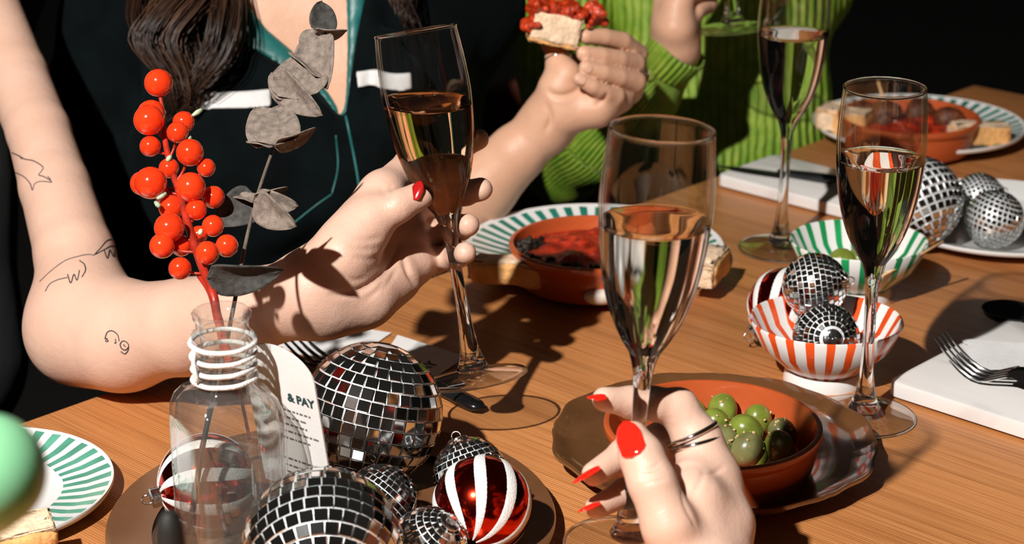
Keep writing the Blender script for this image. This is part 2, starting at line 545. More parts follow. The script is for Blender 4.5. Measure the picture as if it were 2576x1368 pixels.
M_leafd = plain('dark and shaded dried leaf', (.045, .042, .038), rough=.8, var=.5, scale=240, bump=.0004, bscale=600)
M_bud = plain('pale green bud', (.40, .50, .34), rough=.6, var=.2, scale=200)
M_string = plain('white cotton cord', (.84, .82, .80), rough=.9, var=.06, scale=500, bump=.0006, bscale=900)
M_nail = plain('red nail varnish', (.90, .018, .008), rough=.09, var=.04, scale=60, coat=.8)
M_nail2 = plain('deep red nail varnish', (.40, .010, .010), rough=.12, var=.05, scale=60, coat=.6)
M_nailn = plain('bare nail', (.72, .42, .30), rough=.25, var=.06, scale=90, coat=.3)
M_velvet = plain('black green velvet', (.0009, .0026, .0030), rough=.95, var=.5, scale=35, spec=.12, sheen=.04, sheen_tint=(.10, .40, .42), bump=.0005, bscale=160)
M_teal = plain('teal satin lining', (.012, .125, .118), rough=.42, var=.25, scale=22, bump=.0008, bscale=60)
M_stripe = plain('white tape', (.72, .71, .70), rough=.7, var=.05, scale=160, bump=.0002)
M_dark = plain('black jersey', (.006, .009, .010), rough=.9, var=.3, scale=60)
M_hair = plain('dark brown hair', (.030, .0135, .008), rough=.38, var=.5, scale=30, spec=.5)
M_hair2 = plain('brown hair highlight', (.10, .050, .028), rough=.36, var=.4, scale=30, spec=.5)
M_olive = plain('green olive', (.185, .235, .032), rough=.28, var=.32, scale=70, coat=.3, sss=.1, sss_r=(.6, 1, .2), sss_s=.003)
M_olive2 = plain('dull olive', (.165, .165, .060), rough=.33, var=.35, scale=70, coat=.25)
M_herb = plain('chopped garlic and herbs', (.52, .36, .16), rough=.6, var=.4, scale=300)
M_bread = plain('toasted bread', (.80, .42, .15), rough=.85, var=.22, scale=70, bump=.0016, bscale=260)
M_crumb = plain('pale bread crumb', (.84, .62, .42), rough=.9, var=.16, scale=120, bump=.0018, bscale=330)
M_sauce = plain('red tomato sauce', (.46, .030, .008), rough=.42, var=.55, scale=150, bump=.002, bscale=240)
M_topping = plain('tomato relish', (.46, .036, .006), rough=.32, var=.6, scale=190, bump=.0018, bscale=330, coat=.15)
M_herbd = plain('dark wilted herbs', (.022, .014, .008), rough=.5, var=.6, scale=120, bump=.0015)
M_meat = plain('brown meatball', (.12, .035, .014), rough=.35, var=.5, scale=120, bump=.0018, bscale=320)
M_pick = plain('wooden pick', (.70, .42, .20), rough=.7, var=.15, scale=300)
M_garlic = plain('garlic clove', (.74, .66, .58), rough=.45, var=.08, scale=100)
M_black = plain('black plastic', (.010, .009, .008), rough=.6, var=.2, scale=60)
M_chair = plain('dark red brown chair wood', (.085, .024, .014), rough=.5, var=.35, scale=30)
M_floor = plain('dark floor', (.004, .0035, .003), rough=.8, var=.2, scale=4)
M_wall = plain('dark wall', (.0025, .0025, .0028), rough=.9, var=.2, scale=3)
M_balloon = plain('mint green balloon', (.20, .47, .26), rough=.34, var=.16, scale=14, sss=.35, sss_r=(.4, 1, .5), sss_s=.02)
M_darkglass = plain('dark brown bottle', (.020, .010, .006), rough=.12, var=.3, scale=30, coat=.5)

def radial(name, n, base, col, r0, r1, width=.5, edge=0.0, vary=.3):
    """painted stripes running out from the middle of a round dish (print only)"""
    m, nt, p, out = NT(name)
    tc = N(nt, 'ShaderNodeTexCoord'); se = N(nt, 'ShaderNodeSeparateXYZ'); L(nt, tc.outputs['Object'], se.inputs[0])
    nz = N(nt, 'ShaderNodeTexNoise', i_Scale=55.0, i_Detail=2.0); L(nt, tc.outputs['Object'], nz.inputs['Vector'])
    at_ = N(nt, 'ShaderNodeMath', operation='ARCTAN2'); L(nt, se.outputs['Y'], at_.inputs[0]); L(nt, se.outputs['X'], at_.inputs[1])
    ml = N(nt, 'ShaderNodeMath', operation='MULTIPLY'); ml.inputs[1].default_value = n; L(nt, at_.outputs[0], ml.inputs[0])
    w = N(nt, 'ShaderNodeMath', operation='MULTIPLY_ADD'); w.inputs[1].default_value = .5; L(nt, nz.outputs['Fac'], w.inputs[0]); L(nt, ml.outputs[0], w.inputs[2])
    co = N(nt, 'ShaderNodeMath', operation='SINE'); L(nt, w.outputs[0], co.inputs[0])
    st = N(nt, 'ShaderNodeMath', operation='GREATER_THAN'); st.inputs[1].default_value = math.sin((.5 - width) * math.pi); L(nt, co.outputs[0], st.inputs[0])
    xx = N(nt, 'ShaderNodeMath', operation='MULTIPLY'); L(nt, se.outputs['X'], xx.inputs[0]); L(nt, se.outputs['X'], xx.inputs[1])
    yy = N(nt, 'ShaderNodeMath', operation='MULTIPLY_ADD'); L(nt, se.outputs['Y'], yy.inputs[0]); L(nt, se.outputs['Y'], yy.inputs[1]); L(nt, xx.outputs[0], yy.inputs[2])
    rr = N(nt, 'ShaderNodeMath', operation='SQRT'); L(nt, yy.outputs[0], rr.inputs[0])
    ra = N(nt, 'ShaderNodeMath', operation='MULTIPLY_ADD'); ra.inputs[1].default_value = .004; L(nt, nz.outputs['Fac'], ra.inputs[0]); L(nt, rr.outputs[0], ra.inputs[2])
    a = N(nt, 'ShaderNodeMath', operation='GREATER_THAN'); a.inputs[1].default_value = r0 + .002; L(nt, ra.outputs[0], a.inputs[0])
    b = N(nt, 'ShaderNodeMath', operation='LESS_THAN'); b.inputs[1].default_value = r1 + .002; L(nt, ra.outputs[0], b.inputs[0])
    c = N(nt, 'ShaderNodeMath', operation='MULTIPLY'); L(nt, a.outputs[0], c.inputs[0]); L(nt, b.outputs[0], c.inputs[1])
    d = N(nt, 'ShaderNodeMath', operation='MULTIPLY'); L(nt, c.outputs[0], d.inputs[0]); L(nt, st.outputs[0], d.inputs[1])
    n2 = N(nt, 'ShaderNodeTexNoise', i_Scale=38.0); L(nt, tc.outputs['Object'], n2.inputs['Vector'])
    cc = ramp(nt, n2.outputs['Fac'], [(.3, tuple(x * (1 - vary) for x in col)), (.7, tuple(min(1, x * (1 + vary)) for x in col))])
    mx = N(nt, 'ShaderNodeMixRGB'); L(nt, d.outputs[0], mx.inputs['Fac']); mx.inputs['Color1'].default_value = (*base, 1); L(nt, cc, mx.inputs['Color2'])
    L(nt, mx.outputs['Color'], p.inputs['Base Color'])
    p.inputs['Roughness'].default_value = .2
    p.inputs['Coat Weight'].default_value = .3; p.inputs['Coat Roughness'].default_value = .08
    return m
M_gplate = radial('plate with green rays', 46, (.80, .79, .775), (.018, .185, .135), .058, .097, .5)
M_gplate_s = radial('side plate with green rays', 40, (.82, .81, .80), (.10, .34, .24), .050, .078, .52)
M_rbowl = radial('bowl with red stripes', 22, (.82, .79, .77), (.78, .085, .014), .020, .052, .42)
M_gbowl = radial('bowl with green stripes', 22, (.82, .80, .78), (.015, .27, .085), .020, .052, .42)

def make_shirt():
    m, nt, p, out = NT('crinkled green rib')
    a = N(nt, 'ShaderNodeAttribute', attribute_name='rib')
    tc = N(nt, 'ShaderNodeTexCoord')
    nz = N(nt, 'ShaderNodeTexNoise', i_Scale=28.0, i_Detail=3.0); L(nt, tc.outputs['Object'], nz.inputs['Vector'])
    w = N(nt, 'ShaderNodeMath', operation='MULTIPLY_ADD'); w.inputs[1].default_value = 7.0
    L(nt, nz.outputs['Fac'], w.inputs[0]); L(nt, a.outputs['Fac'], w.inputs[2])
    s = N(nt, 'ShaderNodeMath', operation='SINE'); L(nt, w.outputs[0], s.inputs[0])
    s2 = N(nt, 'ShaderNodeMath', operation='MULTIPLY_ADD'); s2.inputs[1].default_value = .5; s2.inputs[2].default_value = .5; L(nt, s.outputs[0], s2.inputs[0])
    n3 = N(nt, 'ShaderNodeTexNoise', i_Scale=60.0, i_Detail=3.0); L(nt, tc.outputs['Object'], n3.inputs['Vector'])
    L(nt, ramp(nt, n3.outputs['Fac'], [(.3, (.12, .27, .014)), (.7, (.30, .42, .045))]), p.inputs['Base Color'])
    p.inputs['Roughness'].default_value = .55
    b = N(nt, 'ShaderNodeBump', i_Strength=1.0, i_Distance=.0024); L(nt, s2.outputs[0], b.inputs['Height'])
    L(nt, b.outputs['Normal'], p.inputs['Normal'])
    return m
M_shirt = make_shirt()
# ================================================================== setting
EA = on(73, 1055); EB = on(2450, 213)
E_DIR = (EB - EA) / np.linalg.norm(EB - EA)           # along the table's far long edge
N_DIR = np.array([E_DIR[1], -E_DIR[0], 0.0])          # across the table, towards the camera side
def plane(name, x0, x1, y0, y1, z, mat):
    o = mesh(name, [(x0, y0, z), (x1, y0, z), (x1, y1, z), (x0, y1, z), (x0, y0, z - .05), (x1, y0, z - .05), (x1, y1, z - .05), (x0, y1, z - .05)],
             [(0, 1, 2, 3), (7, 6, 5, 4), (0, 4, 5, 1), (1, 5, 6, 2), (2, 6, 7, 3), (3, 7, 4, 0)], mat, smooth=False)
    return tag(o, kind='structure')
plane('floor', -4, 5, -3, 6.5, 0.0, M_floor)
bm = bmesh.new(); box_bm(bm, -4, 5, 6.5, 6.6, 0, 3.0); tag(bm_mesh('wall_back', bm, M_wall, smooth=False), kind='structure')
bm = bmesh.new(); box_bm(bm, 5, 5.1, -3, 6.6, 0, 3.0); tag(bm_mesh('wall_right', bm, M_wall, smooth=False), kind='structure')

# ================================================================== table
TL0, TL1, TW = -0.62, float(np.linalg.norm(EB - EA)), 0.86
tb = thing('dining_table', EA + E_DIR * 0 - np.array([0, 0, TZ]) * 1.0, 'long wooden dining table with fine ribbed honey brown veneer top', 'table', rot=Matrix((V(E_DIR), V(-N_DIR), Vector((0, 0, 1)))).transposed().to_quaternion())
bm = bmesh.new(); box_bm(bm, TL0, TL1, -TW, 0, TZ - .028, TZ, .0025); bm_mesh('tabletop', bm, M_wood, tb, sharp=30)
bm = bmesh.new(); box_bm(bm, TL0 + .08, TL1 - .08, -TW + .08, -.08, TZ - .09, TZ - .028); bm_mesh('apron', bm, M_chair, tb, smooth=False)
for x in (TL0 + .08, TL1 - .14):
    for y in (-TW + .08, -.14):
        bm = bmesh.new(); box_bm(bm, x, x + .06, y, y + .06, 0, TZ - .09, .004); bm_mesh('leg', bm, M_chair, tb, sharp=30)

# a dark chair behind
ch = thing('wooden_chair', at(1330, 250, 2.25) * [1, 1, 0], 'dark red brown wooden chair half hidden behind the green shirt', 'chair', rot=Quaternion((0, 0, 1), math.radians(40)))
zt = float(at(1330, 190, 2.25)[2])
bm = bmesh.new(); box_bm(bm, -.20, .20, -.012, .012, zt - .17, zt, .006); bm_mesh('backrest', bm, M_chair, ch, sharp=30)
for x in (-.20, .165):
    bm = bmesh.new(); box_bm(bm, x, x + .035, -.015, .02, 0, zt - .005, .004); bm_mesh('leg', bm, M_chair, ch, sharp=30)
    bm = bmesh.new(); box_bm(bm, x, x + .035, -.42, -.385, 0, .43, .004); bm_mesh('leg', bm, M_chair, ch, sharp=30)
bm = bmesh.new(); box_bm(bm, -.21, .21, -.43, .02, .43, .465, .01); bm_mesh('seat', bm, M_chair, ch, sharp=30)

# ================================================================== dishes
def plate_prof(R, h=.016, well=.62, foot=.5, t=.0045):
    return [(0.0001, .004), (R * (well - .04), .004), (R * well, .0055), (R * .80, h * .62), (R * .97, h * .93), (R * .995, h), (R, h - t * .35), (R * .985, h - t * .9),
            (R * .80, h * .62 - t * .9), (R * (well + .02), .001), (R * foot, .0), (0.0001, .0)]
def plate(name, c, R, mat, label, group=None, h=.016, rim_mat=None, rot=0.0, **k):
    t = thing(name, c, label, 'plate', group, rot=Quaternion((0, 0, 1), rot))
    lathe('dish', plate_prof(R, h, **k), mat, t, seg=112, sharp=50)
    return t
plate('striped_plate', on(1495, 661), .1015, M_gplate, 'large white plate with green rays under the middle bowl of stew', rot=.1)
plate('striped_plate', on(2308, 345), .1000, M_gplate, 'large white plate with green rays at the far end of the table under the meatballs', rot=.3)
plate('striped_plate', on(-58, 1262), .0805, M_gplate_s, 'small white side plate with pale green rays beside the balloon', h=.012)
plate('white_plate', on(2512, 575), .098, M_white, 'plain white plate holding three mirror balls', h=.013, well=.74)
plate('brown_plate', on(838, 1343), .127, M_browndish, 'round brown plate under the bottle and the big mirror balls', h=.013, well=.83)
# scalloped dish
sc = thing('scalloped_plate', on(1793, 1158), 'dark brown scalloped plate under the dish of olives', 'plate', rot=Quaternion((0, 0, 1), .25))
def scal(t, r, z):
    w = max(0, (r - .055) / .045)
    return 1 + .030 * w * (abs(math.cos(4 * t)) ** .7 - .6) + .012 * w * math.cos(16 * t)
lathe('dish', [(.0001, .005), (.058, .005), (.064, .007), (.078, .0105), (.084, .0100), (.093, .0125), (.0975, .0165), (.0995, .0165), (.099, .0140), (.092, .0090), (.075, .0065), (.060, .001), (.055, 0), (.0001, 0)],
      M_brownglaze, sc, seg=160, rmul=scal, sharp=55)

def cazuela(c, R, H, label, group='terracotta dishes on the table'):
    t = thing('terracotta_dish', c, label, 'bowl', group)
    lathe('dish', [(.0001, .004), (R * .80, .004), (R * .87, .008), (R * .925, H * .6), (R * .935, H - .004), (R * .945, H - .0005), (R * .97, H), (R * .995, H - .001), (R, H - .0035), (R * .985, H - .0065),
                   (R * .955, H - .008), (R * .95, H * .5), (R * .91, .004), (R * .87, .0), (.0001, .0)], M_terra, t, seg=96, sharp=50)
    return t
# --- middle dish of stew
c1 = at(1491, 606, 1.500); c1z = TZ + .006; C1 = np.array([c1[0], c1[1], c1z]); R1, H1 = .0635, .0305
t = cazuela(C1, R1, H1, 'terracotta dish of red stew on the middle plate')
def lumpy_disc(name, R, z, mat, parent, amp, seed, nr=22, ns=72, dome=0.0, sector=None):
    rr = np.random.default_rng(seed)
    bumps = [(rr.uniform(-R, R), rr.uniform(-R, R), rr.uniform(.004, .010), rr.uniform(.3, 1) * amp) for _ in range(130)]
    vs_, fs = [(0, 0, z + dome)], []
    for j in range(1, nr + 1):
        r = R * j / nr
        for i in range(ns):
            a = 2 * math.pi * i / ns
            x, y = r * math.cos(a), r * math.sin(a)
            h = sum(b[3] * math.exp(-((x - b[0]) ** 2 + (y - b[1]) ** 2) / b[2] ** 2) for b in bumps)
            h *= min(1, (1 - j / nr) * 5)
            vs_.append((x, y, z + h + dome * (1 - (j / nr) ** 2)))
    for i in range(ns):
        fs.append((0, 1 + i, 1 + (i + 1) % ns))
        for j in range(nr - 1):
            a, b = 1 + j * ns, 1 + (j + 1) * ns
            fs.append((a + i, b + i, b + (i + 1) % ns, a + (i + 1) % ns))
    return mesh(name, vs_, fs, mat, parent)
tag(lumpy_disc('stew', R1 * .93, H1 - .011, M_sauce, t, .0035, 3, dome=.003), kind='stuff')
rr = np.random.default_rng(4)
bm = bmesh.new()
for k in range(46):                                   # dark wilted leaves along the near and left rim
    a = rr.uniform(math.radians(150), math.radians(300)); r = R1 * rr.uniform(.60, .90)
    q = bmesh.ops.create_icosphere(bm, subdivisions=1, radius=.0036)
    s = Vector((rr.uniform(.6, 2.0), rr.uniform(.5, 1.2), rr.uniform(.4, 1.0)))
    Rm = Quaternion((0, 0, 1), rr.uniform(0, 6)).to_matrix()
    for v in q['verts']:
        v.co = Rm @ Vector((v.co.x * s.x, v.co.y * s.y, v.co.z * s.z)) + Vector((r * math.cos(a), r * math.sin(a), H1 - .0075 + rr.uniform(0, .003)))
tag(bm_mesh('wilted_herbs', bm, M_herbd, t), kind='stuff')
# --- far dish of meatballs
c2 = at(2286, 292, 1.835); C2 = np.array([c2[0], c2[1], TZ + .0055]); R2, H2 = .0655, .0305
t = cazuela(C2, R2, H2, 'terracotta dish of meatballs on the far striped plate')
tag(lumpy_disc('sauce', R2 * .93, H2 - .014, M_sauce, t, .002, 8), kind='stuff')
def blob(name, c, r, mat, label, cat, group=None, sq=(1, 1, 1), amp=.08, seed=0, parent=None, sub=3, rot=None):
    bm = bmesh.new(); bmesh.ops.create_icosphere(bm, subdivisions=sub, radius=1.0)
    rr = np.random.default_rng(seed)
    dirs = rr.normal(size=(14, 3)); dirs /= np.linalg.norm(dirs, axis=1)[:, None]; am = rr.uniform(-1, 1, 14) * amp
    for v in bm.verts:
        d = np.array(v.co)
        k = 1 + sum(a * max(0, float(d @ q)) ** 4 for a, q in zip(am, dirs))
        v.co = Vector((d[0] * sq[0] * r * k, d[1] * sq[1] * r * k, d[2] * sq[2] * r * k))
    o = bm_mesh(name, bm, mat, parent)
    o.location = V(c)
    if rot is not None: o.rotation_euler = rot
    if label: tag(o, label, cat, group)
    return o
mb = [((2310, 275), .0150, 'round browned meatball in the middle of the far dish'),
      ((2385, 292), .0140, 'glazed meatball nearest the right rim of the far dish'),
      ((2225, 285), .0150, 'meatball pierced by the wooden pick in the far dish'),
      ((2175, 275), .0135, 'meatball nearest the left rim of the far dish')]
for i, ((x, y), r, lb) in enumerate(mb):
    p_ = on(x, y, TZ + .030)
    blob('meatball', (p_[0], p_[1], TZ + .0275), r, M_meat, lb, 'meatball', 'meatballs in the far dish', (1, 1, .85), .16, 20 + i)
pk = on(2225, 285, TZ + .03); pt = at(2209, 205, float((V(pk) - V(CAM)).dot(V(FW))) + .004)
tag(tube('wooden_pick', [V(pk) + Vector((0, 0, .008)), V(pt)], [.0011, .0013], M_pick), 'wooden pick standing upright in a meatball', 'toothpick')
# --- near dish of olives
c3 = at(1793, 1064, 1.188); C3 = np.array([c3[0], c3[1], TZ + .0055]); R3, H3 = .0655, .0325
t = cazuela(C3, R3, H3, 'glossy terracotta dish of green olives nearest the camera')
tag(lumpy_disc('brine', R3 * .86, .0075, M_sauce if False else M_terra, t, .0003, 12), kind='stuff')
ol = [(1818, 1030, 41, 0, 'smooth bright green olive at the back of the heap', .012), (1797, 1066, 40, 0, 'green olive half hidden by the hand, below the back one', .011),
      (1876, 1086, 45, 0, 'largest smooth green olive in the middle of the heap', .014), (1906, 1056, 40, 0, 'pale green olive at the back right of the heap', .010),
      (1968, 1092, 40, 1, 'herb covered olive at the right end of the heap', .010), (1962, 1124, 40, 0, 'green olive at the front right of the heap', .011),
      (1880, 1130, 42, 1, 'dull wrinkled olive with a pitted hole at the front of the heap', .012), (1820, 1106, 39, 1, 'herb speckled olive beside the silver ring', .012),
      (1748, 1036, 34, 0, 'small olive mostly hidden behind the index finger', .009), (1900, 1150, 34, 0, 'lowest olive at the front of the heap', .005),
      (1812, 1146, 36, 1, 'olive behind the knuckles at the front left of the heap', .006)]
for i, (x, y, r, k, lb, hz) in enumerate(ol):
    p_ = on(x, y, TZ + .0115 + hz); r_ = r * 1.19 / FPX
    o = blob('green_olive', p_, r_, M_olive2 if k else M_olive, lb, 'olive', 'olives in the near dish', (1.0, .92, 1.1), .05, 40 + i, rot=(rng.uniform(-.6, .6), rng.uniform(-.6, .6), rng.uniform(0, 3)))
    bm = bmesh.new()
    rr = np.random.default_rng(100 + i)
    for q in range(26 if k else 5):
        d = rr.normal(size=3); d /= np.linalg.norm(d)
        if d[2] < -.2: continue
        g = bmesh.ops.create_icosphere(bm, subdivisions=1, radius=.0008 * rr.uniform(.6, 1.5))
        for v in g['verts']: v.co = Vector((v.co.x * 1.6, v.co.y, v.co.z)) + Vector((d[0] * r_, d[1] * r_ * .92, d[2] * r_ * 1.1))
    tag(bm_mesh('herb_flakes', bm, M_herb, o), kind='stuff')

# --- striped bowls
def bowl(c, R, H, mat, label, n=96):
    t = thing('striped_bowl', c, label, 'bowl')
    f = .026
    def lip(tt, r, z):                                # pinched ends, gently waved rim
        return 1 + .05 * max(0, (z - .01) / H) * math.cos(2 * tt)
    lathe('dish', [(.0001, .0125), (.016, .013), (.028, .018), (.040, .028), (R * .96, H - .0006), (R * .985, H), (R, H - .0015), (.0425, .026), (.030, .0135), (f - .003, .0085), (.0001, .0085)], mat, t, seg=n, rmul=lip, sharp=50)
    lathe('foot', [(f - .004, .0092), (f - .001, .0085), (f, .006), (f + .0008, .002), (f + .0008, 0), (f - .005, 0), (f - .006, .0085)], M_white, t, seg=64, sharp=50)
    return t
cR = on(2070, 954); CR = np.array([cR[0], cR[1], TZ]); bowl(CR, .0495, .0445, M_rbowl, 'white bowl with orange red stripes holding two mirror balls')
cG = on(2152, 742); CG = np.array([cG[0], cG[1], TZ]); bowl(CG, .0495, .0445, M_gbowl, 'white bowl with green stripes behind the red striped bowl')
for i, (x, y, r, lb) in enumerate([(2118, 672, .011, 'olive in the green striped bowl beside the mirror ball'), (2212, 692, .0105, 'olive in the green striped bowl behind the glass stem'), (2165, 665, .011, 'olive at the bottom of the green striped bowl')]):
    p_ = on(x, y, TZ + .026)
    blob('green_olive', (p_[0], p_[1], TZ + .0285), r, M_olive, lb, 'olive', None, (1, .9, 1.1), .05, 70 + i)
p0 = on(2200, 705, TZ + .030)
p1 = at(2372, 608, float((on(2330, 640, TZ + .04) - CAM) @ FW))
tag(tube('wooden_pick', [p0, p1], [.0009, .0012], M_pick), 'wooden pick sticking out over the rim of the green striped bowl', 'toothpick')

# --- bread
def bread(c, size, ang, label, tilt=0.0, seed=0, pitch=0.0, crust=M_bread, crumb=M_crumb):
    """a cut stick of toast: crust body with a pale crumb face at one end and on top"""
    t = thing('bread_stick', c, label, 'bread', rot=Quaternion((0, 0, 1), ang) @ Quaternion((0, 1, 0), pitch) @ Quaternion((1, 0, 0), tilt))
    lx, ly, lz = size
    rr = np.random.default_rng(seed)
    bm = bmesh.new(); box_bm(bm, -lx / 2, lx / 2, -ly / 2, ly / 2, 0, lz)
    bmesh.ops.subdivide_edges(bm, edges=bm.edges[:], cuts=7, use_grid_fill=True)
    for v in bm.verts:
        for ax, s in ((0, lx / 2), (1, ly / 2)):
            pass
        c_ = Vector((v.co.x / (lx / 2), v.co.y / (ly / 2), (v.co.z - lz / 2) / (lz / 2)))
        p6 = (abs(c_.x) ** 8 + abs(c_.y) ** 6 + abs(c_.z) ** 6) ** (1 / 7.0)
        k = 1 / max(p6, .5) if p6 > 1 else 1
        v.co = Vector((v.co.x * k, v.co.y * k, lz / 2 + (v.co.z - lz / 2) * k)) + Vector(rr.uniform(-1, 1, 3)) * .0006
        v.co.z += .0015 * math.sin(v.co.x * 90 + seed)
    bm_mesh('crust', bm, crust, t)
    bm = bmesh.new(); box_bm(bm, -lx / 2 - .0008, -lx / 2 + .004, -ly * .40, ly * .40, lz * .10, lz * .90, .001)
    bmesh.ops.subdivide_edges(bm, edges=bm.edges[:], cuts=3, use_grid_fill=True)
    for v in bm.verts: v.co += Vector(rr.uniform(-1, 1, 3)) * .0005
    bm_mesh('crumb_face', bm, crumb, t)
    bm = bmesh.new(); box_bm(bm, -lx * .47, lx * .47, -ly * .40, ly * .40, lz - .002, lz + .0012, .001)
    bmesh.ops.subdivide_edges(bm, edges=bm.edges[:], cuts=3, use_grid_fill=True)
    for v in bm.verts: v.co += Vector(rr.uniform(-1, 1, 3)) * .0006 + Vector((0, 0, .0015 * math.sin(v.co.x * 90 + seed)))
    bm_mesh('crumb_top', bm, crumb, t)
    return t
b0 = on(1283, 712, TZ + .012); bread((b0[0], b0[1], TZ + .0125), (.060, .021, .017), math.radians(-22), 'stick of toasted bread lying on the middle plate, left of the stew', seed=1)
b1_ = on(1786, 700, TZ + .012); bread((b1_[0], b1_[1], TZ + .0115), (.050, .021, .019), math.radians(70), 'piece of toasted bread on the middle plate, behind the front glass', seed=2)
b2_ = on(2462, 362, TZ + .012); bread((b2_[0], b2_[1], TZ + .0125), (.056, .024, .018), math.radians(14), 'long finger of toast on the right of the far plate', seed=3)
b3_ = on(2097, 325, TZ + .012); bread((b3_[0], b3_[1], TZ + .0130), (.034, .030, .021), math.radians(65), 'stub of toast at the left rim of the far plate', seed=4)
b4_ = on(2140, 335, TZ + .012); bread((b4_[0], b4_[1], TZ + .0120), (.036, .026, .022), math.radians(-30), 'chunk of toast on the far plate seen through the glass', seed=5)
b5_ = on(28, 1405, TZ + .012); bread((b5_[0], b5_[1], TZ + .0105), (.050, .030, .020), math.radians(20), 'piece of bread on the small side plate under the balloon', seed=6)
def clove(c, r, label, ang):
    o = blob('garlic_clove', c, r, M_garlic, label, 'garlic', None, (1.5, .8, .75), .10, 9, rot=(0, 0, ang)); return o
q = on(1510, 752, TZ + .012); clove((q[0], q[1], TZ + .0145), .0085, 'pale garlic clove at the near edge of the middle plate', .2)
q = on(2356, 374, TZ + .012); clove((q[0], q[1], TZ + .0150), .0110, 'pale garlic clove on the far plate beside the toast', .1)

# ================================================================== slabs, napkins, cutlery
def slab(corner, lu, lv, th, label, mat, rad=.008, under=None):
    """corner sits at E_DIR/N_DIR origin; u runs across (N), v along (E)"""
    t = thing('marble_board', corner, label, 'board', rot=Matrix((V(N_DIR), V(E_DIR), Vector((0, 0, 1)))).transposed().to_quaternion())
    bm = bmesh.new()
    pts = []
    for cx, cy_, a0 in ((rad, rad, 180), (lu - rad, rad, 270), (lu - rad, lv - rad, 0), (rad, lv - rad, 90)):
        for k in range(7):
            a = math.radians(a0 + 15 * k); pts.append((cx + rad * math.cos(a), cy_ + rad * math.sin(a)))
    n = len(pts)
    c = Vector((lu / 2, lv / 2, 0))
    def ring(z, ins):
        out = []
        for x, y in pts:
            d = (c - Vector((x, y, 0))); d.z = 0
            out.append(bm.verts.new(Vector((x, y, z)) + d.normalized() * ins))
        return out
    rs = [ring(0.0015, .002), ring(.0022, 0), ring(th - .0022, 0), ring(th - .0006, .0007), ring(th, .0022)]
    for a, b in zip(rs, rs[1:]):
        for i in range(n): bm.faces.new((a[i], a[(i + 1) % n], b[(i + 1) % n], b[i]))
    bm.faces.new(rs[-1]); bm.faces.new(rs[0][::-1])
    bm_mesh('stone_top', bm, mat, t, sharp=40)
    bm = bmesh.new(); box_bm(bm, .015, lu - .015, .015, lv - .015, 0, .0016); bm_mesh('felt_pad', bm, M_black if under is None else under, t, smooth=False)
    return t
k0 = on(2228, 998); SC = np.array([k0[0], k0[1], TZ])
slab(SC, .26, .155, .012, 'white marble board with rounded corner at the right, under the fork', M_marble)
k1 = on(1800, 470); k1b = np.array([k1[0], k1[1], TZ])
slab(k1b, .20, .085, .012, 'white board with the dark knife lying across it, behind the tall back glass', M_marble, under=M_pick)

# napkin on the right-hand board
nt_ = thing('paper_napkin', on(2500, 930, TZ + .0125), 'thin white paper napkin with a frayed corner on the right board', 'napkin')
nb = np.array(nt_.location)
cor = [on(2425, 856, TZ + .0128), on(2620, 866, TZ + .0128), on(2680, 985, TZ + .0128), on(2452, 930, TZ + .0128)]
def sheet(name, corners, mat, parent, base, n=16, amp=.0012, seed=0, fray=False, th=.0006, lift=0):
    rr = np.random.default_rng(seed)
    vs_, fs = [], []
    for j in range(n + 1):
        for i in range(n + 1):
            u, v = i / n, j / n
            p_ = (1 - v) * ((1 - u) * corners[0] + u * corners[1]) + v * ((1 - u) * corners[3] + u * corners[2])
            z = amp * (.5 + .5 * math.sin(5 * u + 3 * v + seed) * math.cos(4 * v - 2 * u)) + lift * u * (1 - u)
            q = p_ - base + np.array([0, 0, z])
            if fray and i == 0: q = q + np.array([rr.uniform(-.0022, .0022), rr.uniform(-.001, .001), 0])
            vs_.append(q)
    m_ = len(vs_)
    vs_ += [q + np.array([0, 0, -th]) for q in vs_]
    for j in range(n):
        for i in range(n):
            a = j * (n + 1) + i
            f = (a, a + 1, a + n + 2, a + n + 1); fs.append(f); fs.append(tuple(m_ + k for k in f[::-1]))
    bd = [i for i in range(n)] + [j * (n + 1) + n for j in range(n)] + [n * (n + 1) + i for i in range(n, 0, -1)] + [j * (n + 1) for j in range(n, 0, -1)]
    for a, b in zip(bd, bd[1:] + bd[:1]): fs.append((b, a, m_ + a, m_ + b))
    return mesh(name, vs_, fs, mat, parent, True, 60)
sheet('napkin', cor, M_cloth, nt_, nb, seed=1, fray=True)
# left napkin and printed card under the raised hand
nl = thing('paper_napkin', on(850, 860, TZ + .0005), 'white paper napkin with a torn edge on the table under the raised hand', 'napkin')
nb = np.array(nl.location)
sheet('napkin', [on(700, 868, TZ + .0008), on(893, 822, TZ + .0008), on(985, 838, TZ + .0008), on(850, 930, TZ + .0008)], M_cloth, nl, nb, seed=3, fray=True, amp=.0008)

def text_mesh(body, size, mat, parent, M, name='lettering', align='LEFT', bold=0.0):
    cu = bpy.data.curves.new(name, 'FONT'); cu.body = body; cu.size = size; cu.align_x = align; cu.extrude = .00008; cu.offset = bold; cu.resolution_u = 3
    o = bpy.data.objects.new('tmp_text', cu); COL.objects.link(o)
    dg = bpy.context.evaluated_depsgraph_get(); dg.update()
    me = bpy.data.meshes.new_from_object(o.evaluated_get(dg))
    bpy.data.objects.remove(o)
    me.transform(M)
    return link(name, me, parent, mat)
